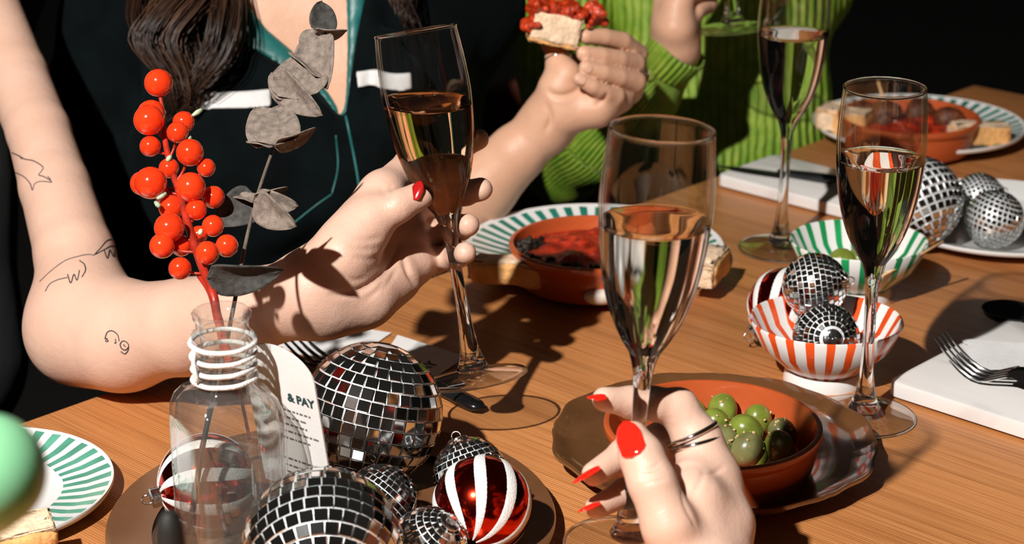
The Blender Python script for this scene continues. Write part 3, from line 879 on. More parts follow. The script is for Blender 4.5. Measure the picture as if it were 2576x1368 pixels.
# flat card: its right corner under the stem of the raised glass; text runs up to the right
cd = thing('printed_card', on(1050, 900, TZ + .0018), 'white printed card lying flat, half in shadow, beside the foot of the raised glass', 'card')
cb = np.array(cd.location)
cc = [on(940, 945, TZ + .0022), on(1062, 972, TZ + .0022), on(1172, 896, TZ + .0022), on(1010, 838, TZ + .0022)]
cc = [on(905, 985, TZ + .0022), on(1075, 960, TZ + .0022), on(1172, 896, TZ + .0022), on(1000, 842, TZ + .0022)]
sheet('card', cc, M_paper, cd, cb, n=4, amp=.0, th=.0005)
ux = V(on(1140, 898, TZ) - on(1058, 942, TZ)).normalized(); uy = Vector((0, 0, 1)).cross(ux)
org = on(1030, 962, TZ) - cb; org[2] = .00055
text_mesh('& PAY', .0125, M_ink, cd, Matrix.Translation(V(org)) @ Matrix((ux, uy, Vector((0, 0, 1)))).transposed().to_4x4(), bold=.0003)

# cutlery
def fork(name, label, p_tip, p_end, z_up, lift, mat=M_steel):
    """four-tined fork from its tine tips to its handle end"""
    tip, end = V(p_tip), V(p_end)
    t = thing(name, tip, label, 'fork', rot=frame(end - tip, z_up))
    Lt = (end - tip).length
    def hz(x):                                        # profile: raised tine tips, root at the lowest, neck rises, handle settles
        k = x / Lt
        return .0015 + lift * max(0.0, 1 - k / .27) ** 1.5 + .009 * math.exp(-((k - .47) / .12) ** 2)
    def strip(xs, ys_w, th, yc=lambda x: 0):
        v, f = [], []
        for x, w in zip(xs, ys_w):
            z = hz(x)
            for (sy, sz) in ((-1, 0), (-.6, 1), (.6, 1), (1, 0), (.6, -1), (-.6, -1)):
                v.append((x, yc(x) + sy * w / 2, z + sz * th / 2))
        n = len(xs)
        for i in range(n - 1):
            for k in range(6): f.append((i * 6 + k, (i + 1) * 6 + k, (i + 1) * 6 + (k + 1) % 6, i * 6 + (k + 1) % 6))
        f.append(tuple(range(6))); f.append(tuple((n - 1) * 6 + k for k in range(6))[::-1])
        return v, f
    for j in range(4):
        y0 = (-1.5 + j) * .0062
        xs = np.linspace(0, .052, 9)
        v, f = strip(xs, np.linspace(.0016, .0034, 9), .0018, lambda x: y0 * (.93 + .07 * min(1, x / .04)))
        mesh('tine', v, f, mat, t, True, 50)
    xs = np.concatenate([np.linspace(.050, .085, 8), np.linspace(.09, Lt, 16)])
    ws = np.concatenate([[.0222, .0226, .0222, .021, .018, .014, .010, .0078], np.interp(np.linspace(.09, Lt, 16), [.09, .12, Lt - .02, Lt], [.0068, .0062, .017, .012])])
    v, f = strip(xs, ws, .0026)
    mesh('handle', v, f, mat, t, True, 50)
    return t
zf = TZ + .020
fk_tip = on(2360, 925, TZ + .0135); fk_end = on(2790, 1030, TZ + .0135)
fork('fork', 'polished steel fork with four tines lying on the right marble board', fk_tip, fk_end, np.array([0.0, 0, 1.0]), .022)
fk_tip = on(735, 890, TZ + .0015); fk_end = on(1020, 985, TZ + .0045)
fork('fork', 'dark fork lying on the napkin below the wrist, behind the largest mirror ball', fk_tip, fk_end, np.array([0, 0, 1.0]), .012, mat=M_dsteel)

def knife(label, p_tip, p_end, mat_b, mat_h, hf=.45, name='table_knife', w=.017):
    tip, end = V(p_tip), V(p_end)
    t = thing(name, tip, label, 'knife', rot=frame(end - tip, Vector((0, 0, 1))))
    Lt = (end - tip).length; xb = Lt * (1 - hf)
    n = 14; v, f = [], []
    for i in range(n + 1):
        x = xb * i / n; hw = w / 2 * (1 - (1 - i / n) ** 4)
        for (y, z) in ((-hw, 0), (0, .0008), (hw * .8, 0), (0, -.0008)): v.append((x, y, z + .001))
    for i in range(n):
        for k in range(4): f.append((i * 4 + k, (i + 1) * 4 + k, (i + 1) * 4 + (k + 1) % 4, i * 4 + (k + 1) % 4))
    f.append((n * 4, n * 4 + 3, n * 4 + 2, n * 4 + 1))
    mesh('blade', v, f, mat_b, t, True, 30)
    pts = [(xb - .004 + (Lt - xb + .004) * i / 12, 0, .002) for i in range(13)]
    v, f = tube_data(pts, [.0038, .0048, .0052, .0055, .0058, .0060, .0063, .0066, .0068, .0070, .0070, .0064, .0035], 12)
    v = [Vector((q.x, q.y, .0038 + (q.z - .002) * .55)) for q in v]
    mesh('handle', v, f, mat_h, t)
    return t
knife('dark knife lying across the white board behind the tall back glass', on(1800, 419, TZ + .0125), on(2110, 463, TZ + .0125), M_dsteel, M_dsteel)
knife('black handled knife sticking out from under the raised glass', on(930, 900, TZ + .0032), on(1212, 1040, TZ + .0012), M_steel, M_dsteel, hf=.55)
# dark spoon bowl at the right edge
sp = thing('serving_spoon', on(2535, 808, TZ + .004), 'dark spoon lying at the right edge of the table above the napkin', 'spoon', rot=Quaternion((0, 0, 1), math.radians(-38)))
lathe('bowl', [(.0001, -.000), (.010, .001), (.017, .005), (.0195, .0095), (.0185, .0095), (.016, .0055), (.009, .0025), (.0001, .0018)], M_dsteel, sp, seg=40, zmul=lambda t, r, z: 0, rmul=lambda t, r, z: 1 + .35 * max(0, math.cos(t)) ** 2)
tube('handle', [(.022, 0, .0095), (.05, 0, .016), (.10, 0, .012), (.17, 0, .004)], [.003, .0028, .0034, .0045], M_dsteel, sp)
# ================================================================== champagne flutes
def resample(prof, sub=5):
    P = spline([(r, z, 0) for r, z in prof], sub * (len(prof) - 1))
    return [(max(.0001, p[0]), p[1]) for p in P]
BOWL_OUT = [(.0078, .1065), (.0130, .1150), (.0182, .1262), (.0222, .1390), (.0250, .1530), (.0270, .1710), (.0276, .1850), (.0266, .2040), (.0252, .2190)]
STEM = [(.0062, .0200), (.0045, .0340), (.0038, .0560), (.0039, .0780), (.0046, .0920), (.0058, .1000), (.0078, .1065)]
def r_out(z):
    zs = [q[1] for q in BOWL_OUT]; rs = [q[0] for q in BOWL_OUT]
    return float(np.interp(z, zs, rs))
def flute(base, axis, level, wine, label, lean=None, spin=0.0):
    q = Vector((0, 0, 1)).rotation_difference(V(axis))
    t = thing('champagne_flute', base, label, 'glass', 'champagne flutes', rot=q)
    out = resample(BOWL_OUT)
    w = .0011
    up = q.inverted() @ Vector((0, 0, 1))
    ti = .0275 * math.hypot(up.x, up.y) / up.z
    wall = [p_ for p_ in out if p_[1] > level - ti - .0015]
    inner = [(max(.0001, r - w), z) for r, z in wall]
    bowl = [(wall[0][0] - w / 2, wall[0][1])] + wall + [(.0250, .21985), (.0245, .2200), (.0241, .2196)] + inner[::-1][1:]
    lathe('bowl', bowl, M_thin, t, seg=96, sharp=80, closed=True)
    lathe('rim', [(.0252 - .0006 + .0010 * math.cos(q_), .2194 + .0010 * math.sin(q_)) for q_ in np.linspace(0, 2 * math.pi, 11)[:-1]], M_stem, t, seg=96, closed=True, sharp=None)
    lathe('stem', [(.0001, .0052), (.0060, .0053), (.0098, .0064), (.0104, .0082), (.0088, .0108), (.0073, .0150), (.0064, .0190)] + resample(STEM), M_stem, t, seg=48, sharp=None)
    lathe('foot', [(.0001, .0006), (.012, .0006), (.024, .0003), (.0310, .0), (.0328, .0003), (.0335, .0012), (.0328, .0021), (.030, .0028), (.020, .0040), (.012, .0047), (.0001, .0049)], M_foot, t, seg=80, sharp=80)
    lathe('foot_rim', [(.0328 + .0009 * math.cos(q_), .0012 + .0009 * math.sin(q_)) for q_ in np.linspace(0, 2 * math.pi, 11)[:-1]], M_stem, t, seg=80, closed=True, sharp=None)
    # the wine: its surface stays level when the glass is tilted
    k = [(r, z) for r, z in out if z < .21]
    prof = [(r, z) for r, z in k if z <= level]
    rl = float(np.interp(level, [q_[1] for q_ in k], [q_[0] for q_ in k]))
    seg = 96
    v, f = [], []
    prof2 = prof + [(rl, level)]
    n = len(prof2)
    def tilt(x, y): return -(up.x * x + up.y * y) / up.z
    for j, (r, z) in enumerate(prof2):
        for i in range(seg):
            a = 2 * math.pi * i / seg
            x, y = r * math.cos(a), r * math.sin(a)
            zz = z
            wgt = max(0.0, (z - (level - .03)) / .03)
            zz = z + tilt(x, y) * wgt
            if wgt > 0:
                rr_ = float(np.interp(zz, [q_[1] for q_ in k], [q_[0] for q_ in k])); x, y = rr_ * math.cos(a), rr_ * math.sin(a)
            v.append((x, y, zz))
    for j in range(n - 1):
        for i in range(seg):
            i2 = (i + 1) % seg
            f.append((j * seg + i, j * seg + i2, (j + 1) * seg + i2, (j + 1) * seg + i))
    top0 = len(v)                                         # the surface gets a ring of its own, so its edge stays crisp
    v += [v[(n - 1) * seg + i] for i in range(seg)]
    prev = top0
    for s in (.97, .6, .25):                              # meniscus, then flat
        cur = len(v)
        for i in range(seg):
            p_ = Vector(v[top0 + i])
            x, y = p_.x * s, p_.y * s
            v.append((x, y, level + tilt(x, y) - (.0009 if s < .98 else .0006)))
        for i in range(seg):
            i2 = (i + 1) % seg
            f.append((prev + i, prev + i2, cur + i2, cur + i))
        prev = cur
    c = len(v); v.append((0, 0, level - .0009))
    for i in range(seg): f.append((prev + i, prev + (i + 1) % seg, c))
    mesh('wine', v, f, wine, t, True, None)
    return t
# two standing on the table
flute(on(2172, 1050), (0, 0, 1), .1745, M_wine, 'clear champagne flute standing in front of the red striped bowl')
flute(on(1962, 627), (.012, 0, 1), .1765, M_wine, 'tall champagne flute standing at the back in front of the green shirt')
# raised by the tattooed arm
def from_view(r, u, f): 
    v = RT * r + UP * u + FW * f
    return v / np.linalg.norm(v)
G1B = at(1195, 955, 1.244); G1A = from_view(-.163, .98, -.150)
flute(G1B, G1A, .1765, M_rose, 'tilted champagne flute of blush wine raised by the tattooed arm')
# held up by the hand in front
G3B = at(1582, 1377, 1.009); G3R = at(1667, 312, .936); G3A = (G3R - G3B) / np.linalg.norm(G3R - G3B)
flute(G3B, G3A, .1740, M_wine, 'large champagne flute held by the stem in the red nailed hand in front')
# held out of frame by the person in green
G5B = at(1845, 74, 1.745); G5A = from_view(-.10, .99, -.28)
flute(G5B, G5A, .17, M_wine, 'champagne flute lifted before the green shirt, only its foot and stem in view')

# ================================================================== mirror balls
def mirror_ball(c, R, axis, label, s=.185, fill=.86, hole=.30, cap=True, seed=0, spin=0.0, group='mirror balls on the table', jit=.02):
    ax = V(axis).normalized()
    q = Vector((0, 0, 1)).rotation_difference(ax) @ Quaternion((0, 0, 1), spin)
    t = thing('mirror_ball', c, label, 'mirror ball', group, rot=q)
    v, f = uv_sphere(R, 40, 24)
    mesh('core', v, f, M_grout, t)
    rr = np.random.default_rng(seed)
    view = q.inverted() @ (V(CAM) - V(c)).normalized()
    step = s * R
    rows = int(round(math.pi * R / step))
    tiles = []
    for j in range(rows):
        ph = math.pi * (j + .5) / rows
        if ph < hole * .8: continue
        n = max(3, int(round(2 * math.pi * R * math.sin(ph) / step)))
        wx = 2 * math.pi * R * math.sin(ph) / n
        o = rr.uniform(0, 1)
        for i in range(n):
            a = 2 * math.pi * (i + o) / n
            d = Vector((math.sin(ph) * math.cos(a), math.sin(ph) * math.sin(a), math.cos(ph)))
            tiles.append((d, a, ph, wx))
    th = .0006
    h = step * fill / 2
    bv = [(-h, -h, -th), (h, -h, -th), (h, h, -th), (-h, h, -th), (-h, -h, th * .6), (h, -h, th * .6), (h, h, th * .6), (-h, h, th * .6), (-h * .9, -h * .9, th), (h * .9, -h * .9, th), (h * .9, h * .9, th), (-h * .9, h * .9, th)]
    bf = [(8, 9, 10, 11)] + [(a, (a + 1) % 4, 4 + (a + 1) % 4, 4 + a) for a in range(4)] + [(4 + a, 4 + (a + 1) % 4, 8 + (a + 1) % 4, 8 + a) for a in range(4)]
    me = bpy.data.meshes.new('tile'); me.from_pydata(bv, [], bf); me.materials.append(M_mirror)
    tiles.sort(key=lambda k: -k[0].dot(view))
    RV, RF = [], []
    for idx_, (d, a, ph, wx) in enumerate(tiles):
        z = (d + Vector(rr.normal(size=3) * jit)).normalized()
        x = Vector((-math.sin(a), math.cos(a), 0)); y = z.cross(x).normalized(); x = y.cross(z)
        sx = min(1.08, (wx - step * (1 - fill)) / (step * fill))
        if idx_ < 290 and d.dot(view) > -.03:
            o = bpy.data.objects.new('tile', me); COL.objects.link(o); o.parent = t
            o.location = d * (R + th * .5)
            o.rotation_mode = 'QUATERNION'; o.rotation_quaternion = Matrix((x, y, z)).transposed().to_quaternion()
            o.scale = (sx, 1, 1)
        else:
            b0_ = len(RV)
            for p_ in bv: RV.append(d * (R + th * .5) + x * (p_[0] * sx) + y * p_[1] + z * p_[2])
            RF += [tuple(k + b0_ for k in fc) for fc in bf]
    if RF: tag(mesh('rear_tiles', RV, RF, M_mirror, t, smooth=False), kind='stuff')
    if cap:
        lathe('cap', [(R * .30, R * .93), (R * .30, R * 1.04), (R * .26, R * 1.07), (R * .10, R * 1.08), (.0001, R * 1.08)], M_cap, t, seg=28)
        lp = [(R * .13 * math.cos(k), 0, R * (1.13 + .14 * math.sin(k) * 1.0)) for k in np.linspace(-1.2, math.pi + 1.2, 14)]
        tube('hanging_loop', lp, R * .022, M_cap, t, 6)
    return t
def ball_on(x, y, r, zp):
    d = (CAM[2] - zp) / (-(ray(x, y)[2]) + r / FPX)
    return at(x, y, d), r * d / FPX
ZP = TZ + .007
def vw(r, u, f): return tuple(RT * r + UP * u + FW * f)   # a direction given as right, up, away
c, R = ball_on(933, 1040, 177, ZP); BIG = (c, R)
mirror_ball(c, R, vw(.22, .93, -.10), 'largest mirror ball on the brown plate, leaning against the white card', s=.176, seed=1, cap=False, fill=.90)
c, R = ball_on(812, 1375, 198, ZP)
mirror_ball(c, R, vw(.10, -.55, -.80), 'big mirror ball cut off by the bottom edge, in front of the bottle', s=.176, seed=2, fill=.90, hole=.42)
c, R = ball_on(1078, 1370, 93, ZP)
mirror_ball(c, R, vw(.55, .62, -.45), 'small mirror ball at the bottom edge beside the striped bauble', s=.19, seed=3, fill=.88)
c, R = ball_on(1183, 1192, 90, ZP)
mirror_ball(c, R, vw(-.35, .90, .2), 'small mirror ball peeping out behind the red and white bauble', s=.19, seed=4, fill=.86)
c, R = ball_on(958, 1258, 88, ZP)
mirror_ball(c, R, vw(.6, .7, .3), 'small mirror ball wedged between the two big mirror balls', s=.19, seed=5, fill=.86, cap=False)
UPB = at(2050, 717, 1.350)
mirror_ball(UPB, .0212, vw(.97, .12, -.05), 'mirror ball lying on top in the red striped bowl', s=.19, seed=6, fill=.84)
LOB = at(2078, 847, 1.319)
mirror_ball(LOB, .0212, vw(.03, -.02, -.99), 'lower mirror ball in the red striped bowl, cap towards the camera', s=.19, seed=7, fill=.84, hole=.40)
ZW = TZ + .006
c, R = ball_on(2305, 506, 113, ZW)
mirror_ball(c, R, vw(-.35, .80, .30), 'largest mirror ball on the white plate', s=.185, seed=8, fill=.74)
c, R = ball_on(2502, 551, 71, ZW)
mirror_ball(c, R, vw(.30, .85, -.2), 'small mirror ball at the front of the white plate', s=.185, seed=9, fill=.76, cap=False)
c, R = ball_on(2462, 497, 60, ZW)
mirror_ball(c, R, vw(.95, .25, .05), 'small mirror ball at the back of the white plate with its cap to the right', s=.185, seed=10, fill=.76)

# ================================================================== striped baubles
def bauble(c, R, axis, label, n=7, twist=1.3, seed=0, frac=.42, spin=0.0):
    q = Vector((0, 0, 1)).rotation_difference(V(axis).normalized()) @ Quaternion((0, 0, 1), spin)
    t = thing('striped_bauble', c, label, 'bauble', 'red and white baubles', rot=q)
    v, f = uv_sphere(R, 64, 40); mesh('ball', v, f, M_redfoil, t)
    for k in range(n):                                  # each glitter stripe stands a little proud of the foil
        vs_, fs = [], []
        M_ = 30; W = 5
        for j in range(M_ + 1):
            ph = .13 + (math.pi - .26) * j / M_
            for i in range(W + 1):
                a = 2 * math.pi * (k + frac * (i / W - .5)) / n + twist * (ph - math.pi / 2)
                rr_ = R * (1 + .012 * (1 if 0 < i < W else -.5))
                vs_.append((rr_ * math.sin(ph) * math.cos(a), rr_ * math.sin(ph) * math.sin(a), rr_ * math.cos(ph)))
        for j in range(M_):
            for i in range(W):
                a = j * (W + 1) + i
                fs.append((a, a + W + 1, a + W + 2, a + 1))
        mesh('stripe', vs_, fs, M_glitter, t)
    lathe('cap', [(R * .20, R * .95), (R * .21, R * 1.16), (R * .17, R * 1.19), (.0001, R * 1.19)], M_cap, t, seg=32, rmul=lambda a, r, z: 1 + .05 * math.cos(12 * a))
    lp = [(R * .12 * math.cos(k), 0, R * (1.24 + .13 * math.sin(k))) for k in np.linspace(-1.2, math.pi + 1.2, 14)]
    tube('hanging_loop', lp, R * .022, M_cap, t, 6)
    return t
c, R = ball_on(1213, 1270, 125, ZP)
bauble(c, R, vw(.22, .68, .70), 'red and white striped bauble at the front right of the brown plate', n=9, twist=.30, spin=.35)
c, R = ball_on(520, 1212, 122, ZP)
bauble(c, R, vw(-.90, -.25, -.30), 'red and white striped bauble standing behind the glass bottle', n=8, twist=-.25, spin=.2)
c, R = ball_on(1980, 772, 100, TZ)
bauble(c, R, vw(-.80, -.60, -.15), 'red and white striped bauble lying behind the red striped bowl', n=8, twist=.7, spin=.9)

# ================================================================== bottle with sprigs
bx = at(592, 1441, 1.078)
BT = np.array([bx[0], bx[1], TZ + .0062])
bt = thing('glass_bottle', BT, 'clear square shouldered glass bottle with white cord wound round its neck', 'bottle', rot=Quaternion((0, 0, 1), math.radians(28)))
def z_at(py, d=1.072): return float(at(571, py, d)[2] - BT[2])
zs_sh, zs_nb, zs_top = z_at(1000), z_at(913), z_at(703)
HB = .0295
def sq(t, r, z):
    k = min(1.0, max(0.0, (r - .015) / .010))
    p_ = 2 + 3.2 * k
    return (abs(math.cos(t)) ** p_ + abs(math.sin(t)) ** p_) ** (-1 / p_) * (1 - .10 * k)
prof = [(.0001, .004), (.020, .003), (.026, .0), (.0288, .002), (.0295, .006), (.0295, zs_sh - .006), (.0293, zs_sh + .001), (.0284, zs_sh + .007), (.0262, zs_sh + .0125), (.0225, zs_sh + .0165), (.0180, zs_nb - .0002), (.0156, zs_nb + .003), (.0148, zs_nb + .008), (.0146, zs_nb + .016),
        (.0143, zs_nb + .026), (.0160, zs_nb + .0275), (.0160, zs_nb + .0305), (.0140, zs_nb + .032), (.0137, zs_top - .004), (.0152, zs_top - .002), (.0154, zs_top), (.0142, zs_top + .0012), (.0125, zs_top), (.0118, zs_top - .006)]
inn = [(.0118, zs_nb + .012), (.0150, zs_nb - .001), (.0215, zs_sh + .0135), (.0250, zs_sh + .009), (.0268, zs_sh - .002), (.0268, .010), (.022, .0072), (.0001, .0068)]
lathe('bottle', prof + inn, M_bottle, bt, seg=120, rmul=sq, sharp=35)
def helix(z0, r, turns=1.03, seed=0, slope=.0):
    rr = np.random.default_rng(seed)
    return [((r + .0002 * math.sin(7 * a)) * math.cos(a), (r + .0002 * math.sin(7 * a)) * math.sin(a), z0 + slope * a / 6.283 + .0005 * math.sin(a + seed)) for a in np.linspace(0, 2 * math.pi * turns, 50)]
for i, (py, r) in enumerate([(803, .0168), (838, .0166), (872, .0163), (904, .0166)]):
    tube('cord', helix(z_at(py, 1.062), r, seed=i, slope=.0012), .00135, M_string, bt, 8)
tube('cord', spline([(-.0165, -.004, z_at(800, 1.062)), (-.0185, -.006, z_at(835, 1.06)), (-.0178, -.007, z_at(872, 1.06)), (-.0175, -.006, z_at(890, 1.06))], 18), .0011, M_string, bt, 8)

dB = 1.074
def B(x, y, dd=0.0): return at(x, y, dB + dd + max(0.0, (740 - y)) * 1.7e-4)
# berry sprig
bs = thing('berry_sprig', B(545, 720), 'sprig of glossy red berries standing in the neck of the glass bottle', 'berry sprig')
o0 = np.array(bs.location)
spine_px = [(585, 935, .004), (548, 800, .0), (536, 740, .0), (505, 660, .004), (478, 580, .006), (452, 490, .008), (425, 400, .010), (412, 330, .010), (408, 270, .008), (399, 225, .004)]
spine = spline([B(*q) - o0 for q in spine_px], 54)
tube('stem', spine, np.interp(np.linspace(0, 1, len(spine)), [0, .35, .8, 1], [.0024, .0024, .0016, .0011]), M_rstem, bs, 10)
tube('stem', spline([B(*q) - o0 for q in [(566, 900, .006), (545, 800, .003), (528, 735, .004), (500, 690, .008)]], 24), .0017, M_rstem, bs, 8)
bl = [(399, 209, 35, .0), (375, 302, 38, -.006), (381, 287, 35, .008), (462, 307, 27, .004), (447, 333, 27, -.004), (378, 368, 26, .006), (478, 384, 34, -.008), (519, 422, 23, .002), (425, 423, 25, .008),
      (379, 460, 40, -.004), (358, 461, 30, .003), (480, 471, 37, -.010), (537, 496, 28, .006), (431, 522, 31, .012), (494, 527, 26, .0), (536, 568, 27, .008), (426, 573, 37, -.006), (408, 618, 31, -.001),
      (522, 636, 29, -.010), (571, 618, 28, .004), (456, 618, 26, .010), (453, 675, 28, -.002), (500, 590, 22, .012), (410, 492, 20, .012)]
SPW = np.array(spine)
for i, (x, y, r, dd) in enumerate(bl):
    c = B(x, y, dd) - o0; R = r * 1.03 * float((B(x, y, dd) - CAM) @ FW) / FPX
    v, f = uv_sphere(R, 26, 16)
    ob = mesh('berry', v, f, M_berry, bs); ob.location = V(c)
    ob.rotation_euler = (rng.uniform(0, 3), rng.uniform(0, 3), 0)
    k = int(np.argmin(np.linalg.norm(SPW - (c + np.array([.004, 0, -.012])), axis=1)))
    tube('twig', spline([SPW[k], (SPW[k] + c) / 2 + np.array([0, .002, -.002]), c], 10), .0009, M_rstem, bs, 6)
for (x0, y0, x1, y1) in [(484, 291, 508, 275), (470, 352, 480, 344), (420, 405, 430, 392), (395, 500, 418, 486), (390, 508, 402, 520), (502, 590, 507, 578)]:
    a, b = B(x0, y0) - o0, B(x1, y1) - o0
    v, f = tube_data([a, (a + b) / 2, b], [.0009, .0016, .0011], 7); mesh('bud', v, f, M_bud, bs)
# eucalyptus
eu = thing('eucalyptus_sprig', B(560, 760), 'tall sprig of dried grey eucalyptus leaves standing in the glass bottle', 'leaf sprig')
o1 = np.array(eu.location)
dE = .012
est = spline([B(x, y, dE + q) - o1 for x, y, q in [(478, 1330, .0), (515, 1100, 0), (553, 940, .0), (590, 760, .004), (612, 640, .010), (645, 500, .012), (688, 372, .012), (715, 300, .012), (760, 205, .012), (795, 130, .010), (812, 60, .010)]], 60)
tube('stem', est, np.interp(np.linspace(0, 1, len(est)), [0, .4, 1], [.0015, .0011, .0007]), M_gstem, eu, 8)
tube('stem', spline([B(x, y, q) - o1 for x, y, q in [(628, 1105, .016), (608, 1010, .012), (585, 930, .008), (572, 880, .004), (556, 800, .0)]], 24), .0011, M_rstem, eu, 6)
tube('stem', spline([B(x, y, q) - o1 for x, y, q in [(470, 1345, -.004), (490, 1240, -.004), (505, 1140, -.004), (522, 1060, -.002), (540, 960, .0), (548, 880, .0)]], 24), .0013, M_dstem, eu, 8)
def leaf(base, tip, wpx, tilt, mat, dd=.012, cup=.15, label=None, dz=0.0, nose=.55):
    """round leaf from its stalk end to its tip; tilt turns the blade about its own midrib, cup folds it along the midrib"""
    a = B(*base, dd) - o1; b = B(*tip, dd + dz) - o1
    ax = V(b - a); Ln = ax.length; x = ax.normalized()
    toC = (V(CAM) - V(a + o1)).normalized()
    y = toC.cross(x).normalized(); z = x.cross(y)
    y2 = y * math.cos(tilt) + z * math.sin(tilt); z2 = x.cross(y2)
    W = wpx * float((a + o1 - CAM) @ FW) / FPX
    v, f = [], []
    n, m_ = 12, 10
    for i in range(n + 1):
        u = i / n
        w = W / 2 * (math.sin(math.pi * min(1, u ** nose)) ** .62 if 0 < u < 1 else 0.0)
        for j in range(m_ + 1):
            s = 2 * j / m_ - 1
            bend = cup * W * (abs(s) ** 1.6) * math.sin(math.pi * u) - .10 * Ln * u * u + .02 * W * math.sin(9 * u + 5 * s)
            v.append(V(a) + x * (Ln * u) + y2 * (w * s) + z2 * bend)
    for i in range(n):
        for j in range(m_):
            q = i * (m_ + 1) + j
            f.append((q, q + 1, q + m_ + 2, q + m_ + 1))
    o = mesh('leaf', v, f, mat, eu)
    sm = o.modifiers.new('thick', 'SOLIDIFY'); sm.thickness = .0007; sm.offset = 0
    if label: o['label'] = label
    return o
leaf((812, 82), (811, -4), 72, .25, M_leafd, dd=.010, label='dark pointed topmost leaf')
leaf((792, 82), (872, 84), 62, 1.05, M_leaf, dd=.008)
leaf((800, 72), (768, 140), 75, .7, M_leaf, dd=.014)
leaf((798, 92), (815, 215), 100, .45, M_leaf, dd=.010)
leaf((795, 120), (742, 160), 70, .3, M_leaf, dd=.016)
leaf((815, 195), (728, 120), 60, 1.0, M_leaf, dd=.012)
leaf((748, 250), (760, 122), 150, -.25, M_leaf, dd=.014, cup=.05, nose=.7)
leaf((735, 242), (680, 178), 78, .25, M_leaf, dd=.018)
leaf((688, 192), (800, 292), 95, .55, M_leaf, dd=.012)
leaf((695, 362), (640, 262), 120, .15, M_leaf, dd=.016, cup=.06)
leaf((695, 365), (705, 255), 120, -.2, M_leaf, dd=.010, cup=.10)
leaf((690, 368), (800, 330), 70, 1.0, M_leaf, dd=.012)
leaf((692, 366), (620, 350), 60, 1.15, M_leaf, dd=.014)
leaf((635, 505), (728, 478), 60, .85, M_leaf, dd=.012)
leaf((640, 505), (738, 572), 92, .55, M_leaf, dd=.010)
leaf((642, 503), (748, 520), 70, .3, M_leaf, dd=.014)
leaf((650, 500), (540, 560), 105, .25, M_leafd, dd=.022, label='leaf coloured dark for the shade on it')  # shade on this leaf is put into its dark colour
leaf((650, 505), (585, 488), 50, 1.1, M_leaf, dd=.016)
leaf((520, 700), (712, 690), 100, .62, M_leafd, dd=-.010, cup=.22, label='big dark round leaf lying across the bottle mouth')

# card leaning behind the bottle
th_, ln_ = math.radians(36), .17                     # turned towards the left, top tipped forward, tied at the bottle neck
cBR = at(842, 1262, 1.074)
u = Vector((math.cos(th_), -math.sin(th_), 0)); away = Vector((math.sin(th_), math.cos(th_), 0))
upv = (Vector((0, 0, 1)) - away * ln_).normalized()
Wc, hS = .050, .0735
Hc = hS + .018
nn = u.cross(upv).normalized()
pc = [cBR, np.array(V(cBR) - u * Wc)]
crd = thing('printed_card', V(pc[1]), 'white arch topped card with green heading leaning behind the glass bottle', 'card', rot=Matrix((u, upv, nn)).transposed().to_quaternion())
pts = [(0, 0), (Wc, 0)]
for k in range(0, 25):
    a = math.pi * k / 24; pts.append((Wc / 2 + Wc / 2 * math.cos(a), hS + .018 * math.sin(a)))
n = len(pts)
v = [(x, y, .0005) for x, y in pts] + [(x, y, -.0005) for x, y in pts]
f = [tuple(range(n)), tuple(range(2 * n - 1, n - 1, -1))] + [(i, n + i, n + (i + 1) % n, (i + 1) % n) for i in range(n)]
mesh('card', v, f, M_paper, crd, smooth=False)
text_mesh('& PAY', .0070, M_ink, crd, Matrix.Translation((Wc * .95, hS * .80, .0006)), align='RIGHT', bold=.0003)
# lines of small print, too small to read in the photograph
rr = np.random.default_rng(5)
v, f = [], []
for ln in range(11):
    if ln in (5, 6): continue
    y = hS * .70 - ln * .0046
    x = Wc * .36
    while x < Wc * (.78 if ln % 3 else .88):
        w = rr.uniform(.0012, .0040)
        o_ = len(v)
        v += [(x, y, .00058), (x + w, y, .00058), (x + w, y + .0013, .00058), (x, y + .0013, .00058)]
        f.append((o_, o_ + 1, o_ + 2, o_ + 3)); x += w + .0009
tag(mesh('small_print', v, f, M_grey, crd, smooth=False), kind='stuff')

# ================================================================== balloon and small dark bottle near the camera
bc = at(-34, 1188, .60); BR = 150 * .60 / FPX
bo = thing('balloon', bc, 'small mint green balloon on a stick in the near left corner', 'balloon')
prof = [(.0001, BR)] + [(BR * math.sin(a), BR * math.cos(a)) for a in np.linspace(.12, 2.5, 26)] + [(BR * .34, -BR * 1.02), (BR * .12, -BR * 1.16), (BR * .07, -BR * 1.20), (BR * .13, -BR * 1.26), (.0001, -BR * 1.27)]
lathe('skin', prof, M_balloon, bo, seg=64)
tube('stick', [(0, 0, -BR * 1.2), (0, 0, TZ - bc[2])], .0016, M_stripe, bo)
db = at(424, 1283, .74)
dbt = thing('oil_bottle', (db[0], db[1], TZ), 'dark rounded bottle neck at the bottom edge in front of the glass bottle', 'bottle')
zt = float(db[2] - TZ)
lathe('bottle', [(.0001, 0), (.020, 0), (.022, .003), (.022, .055), (.018, .068), (.0080, .082), (.0060, zt - .050), (.0064, zt - .046), (.0064, zt - .042)], M_darkglass, dbt, seg=48)
lathe('stopper', [(.0056, zt - .042), (.0056, zt - .014), (.0053, zt - .008), (.0043, zt - .0035), (.0026, zt - .0008), (.0001, zt)], M_black, dbt, seg=32)
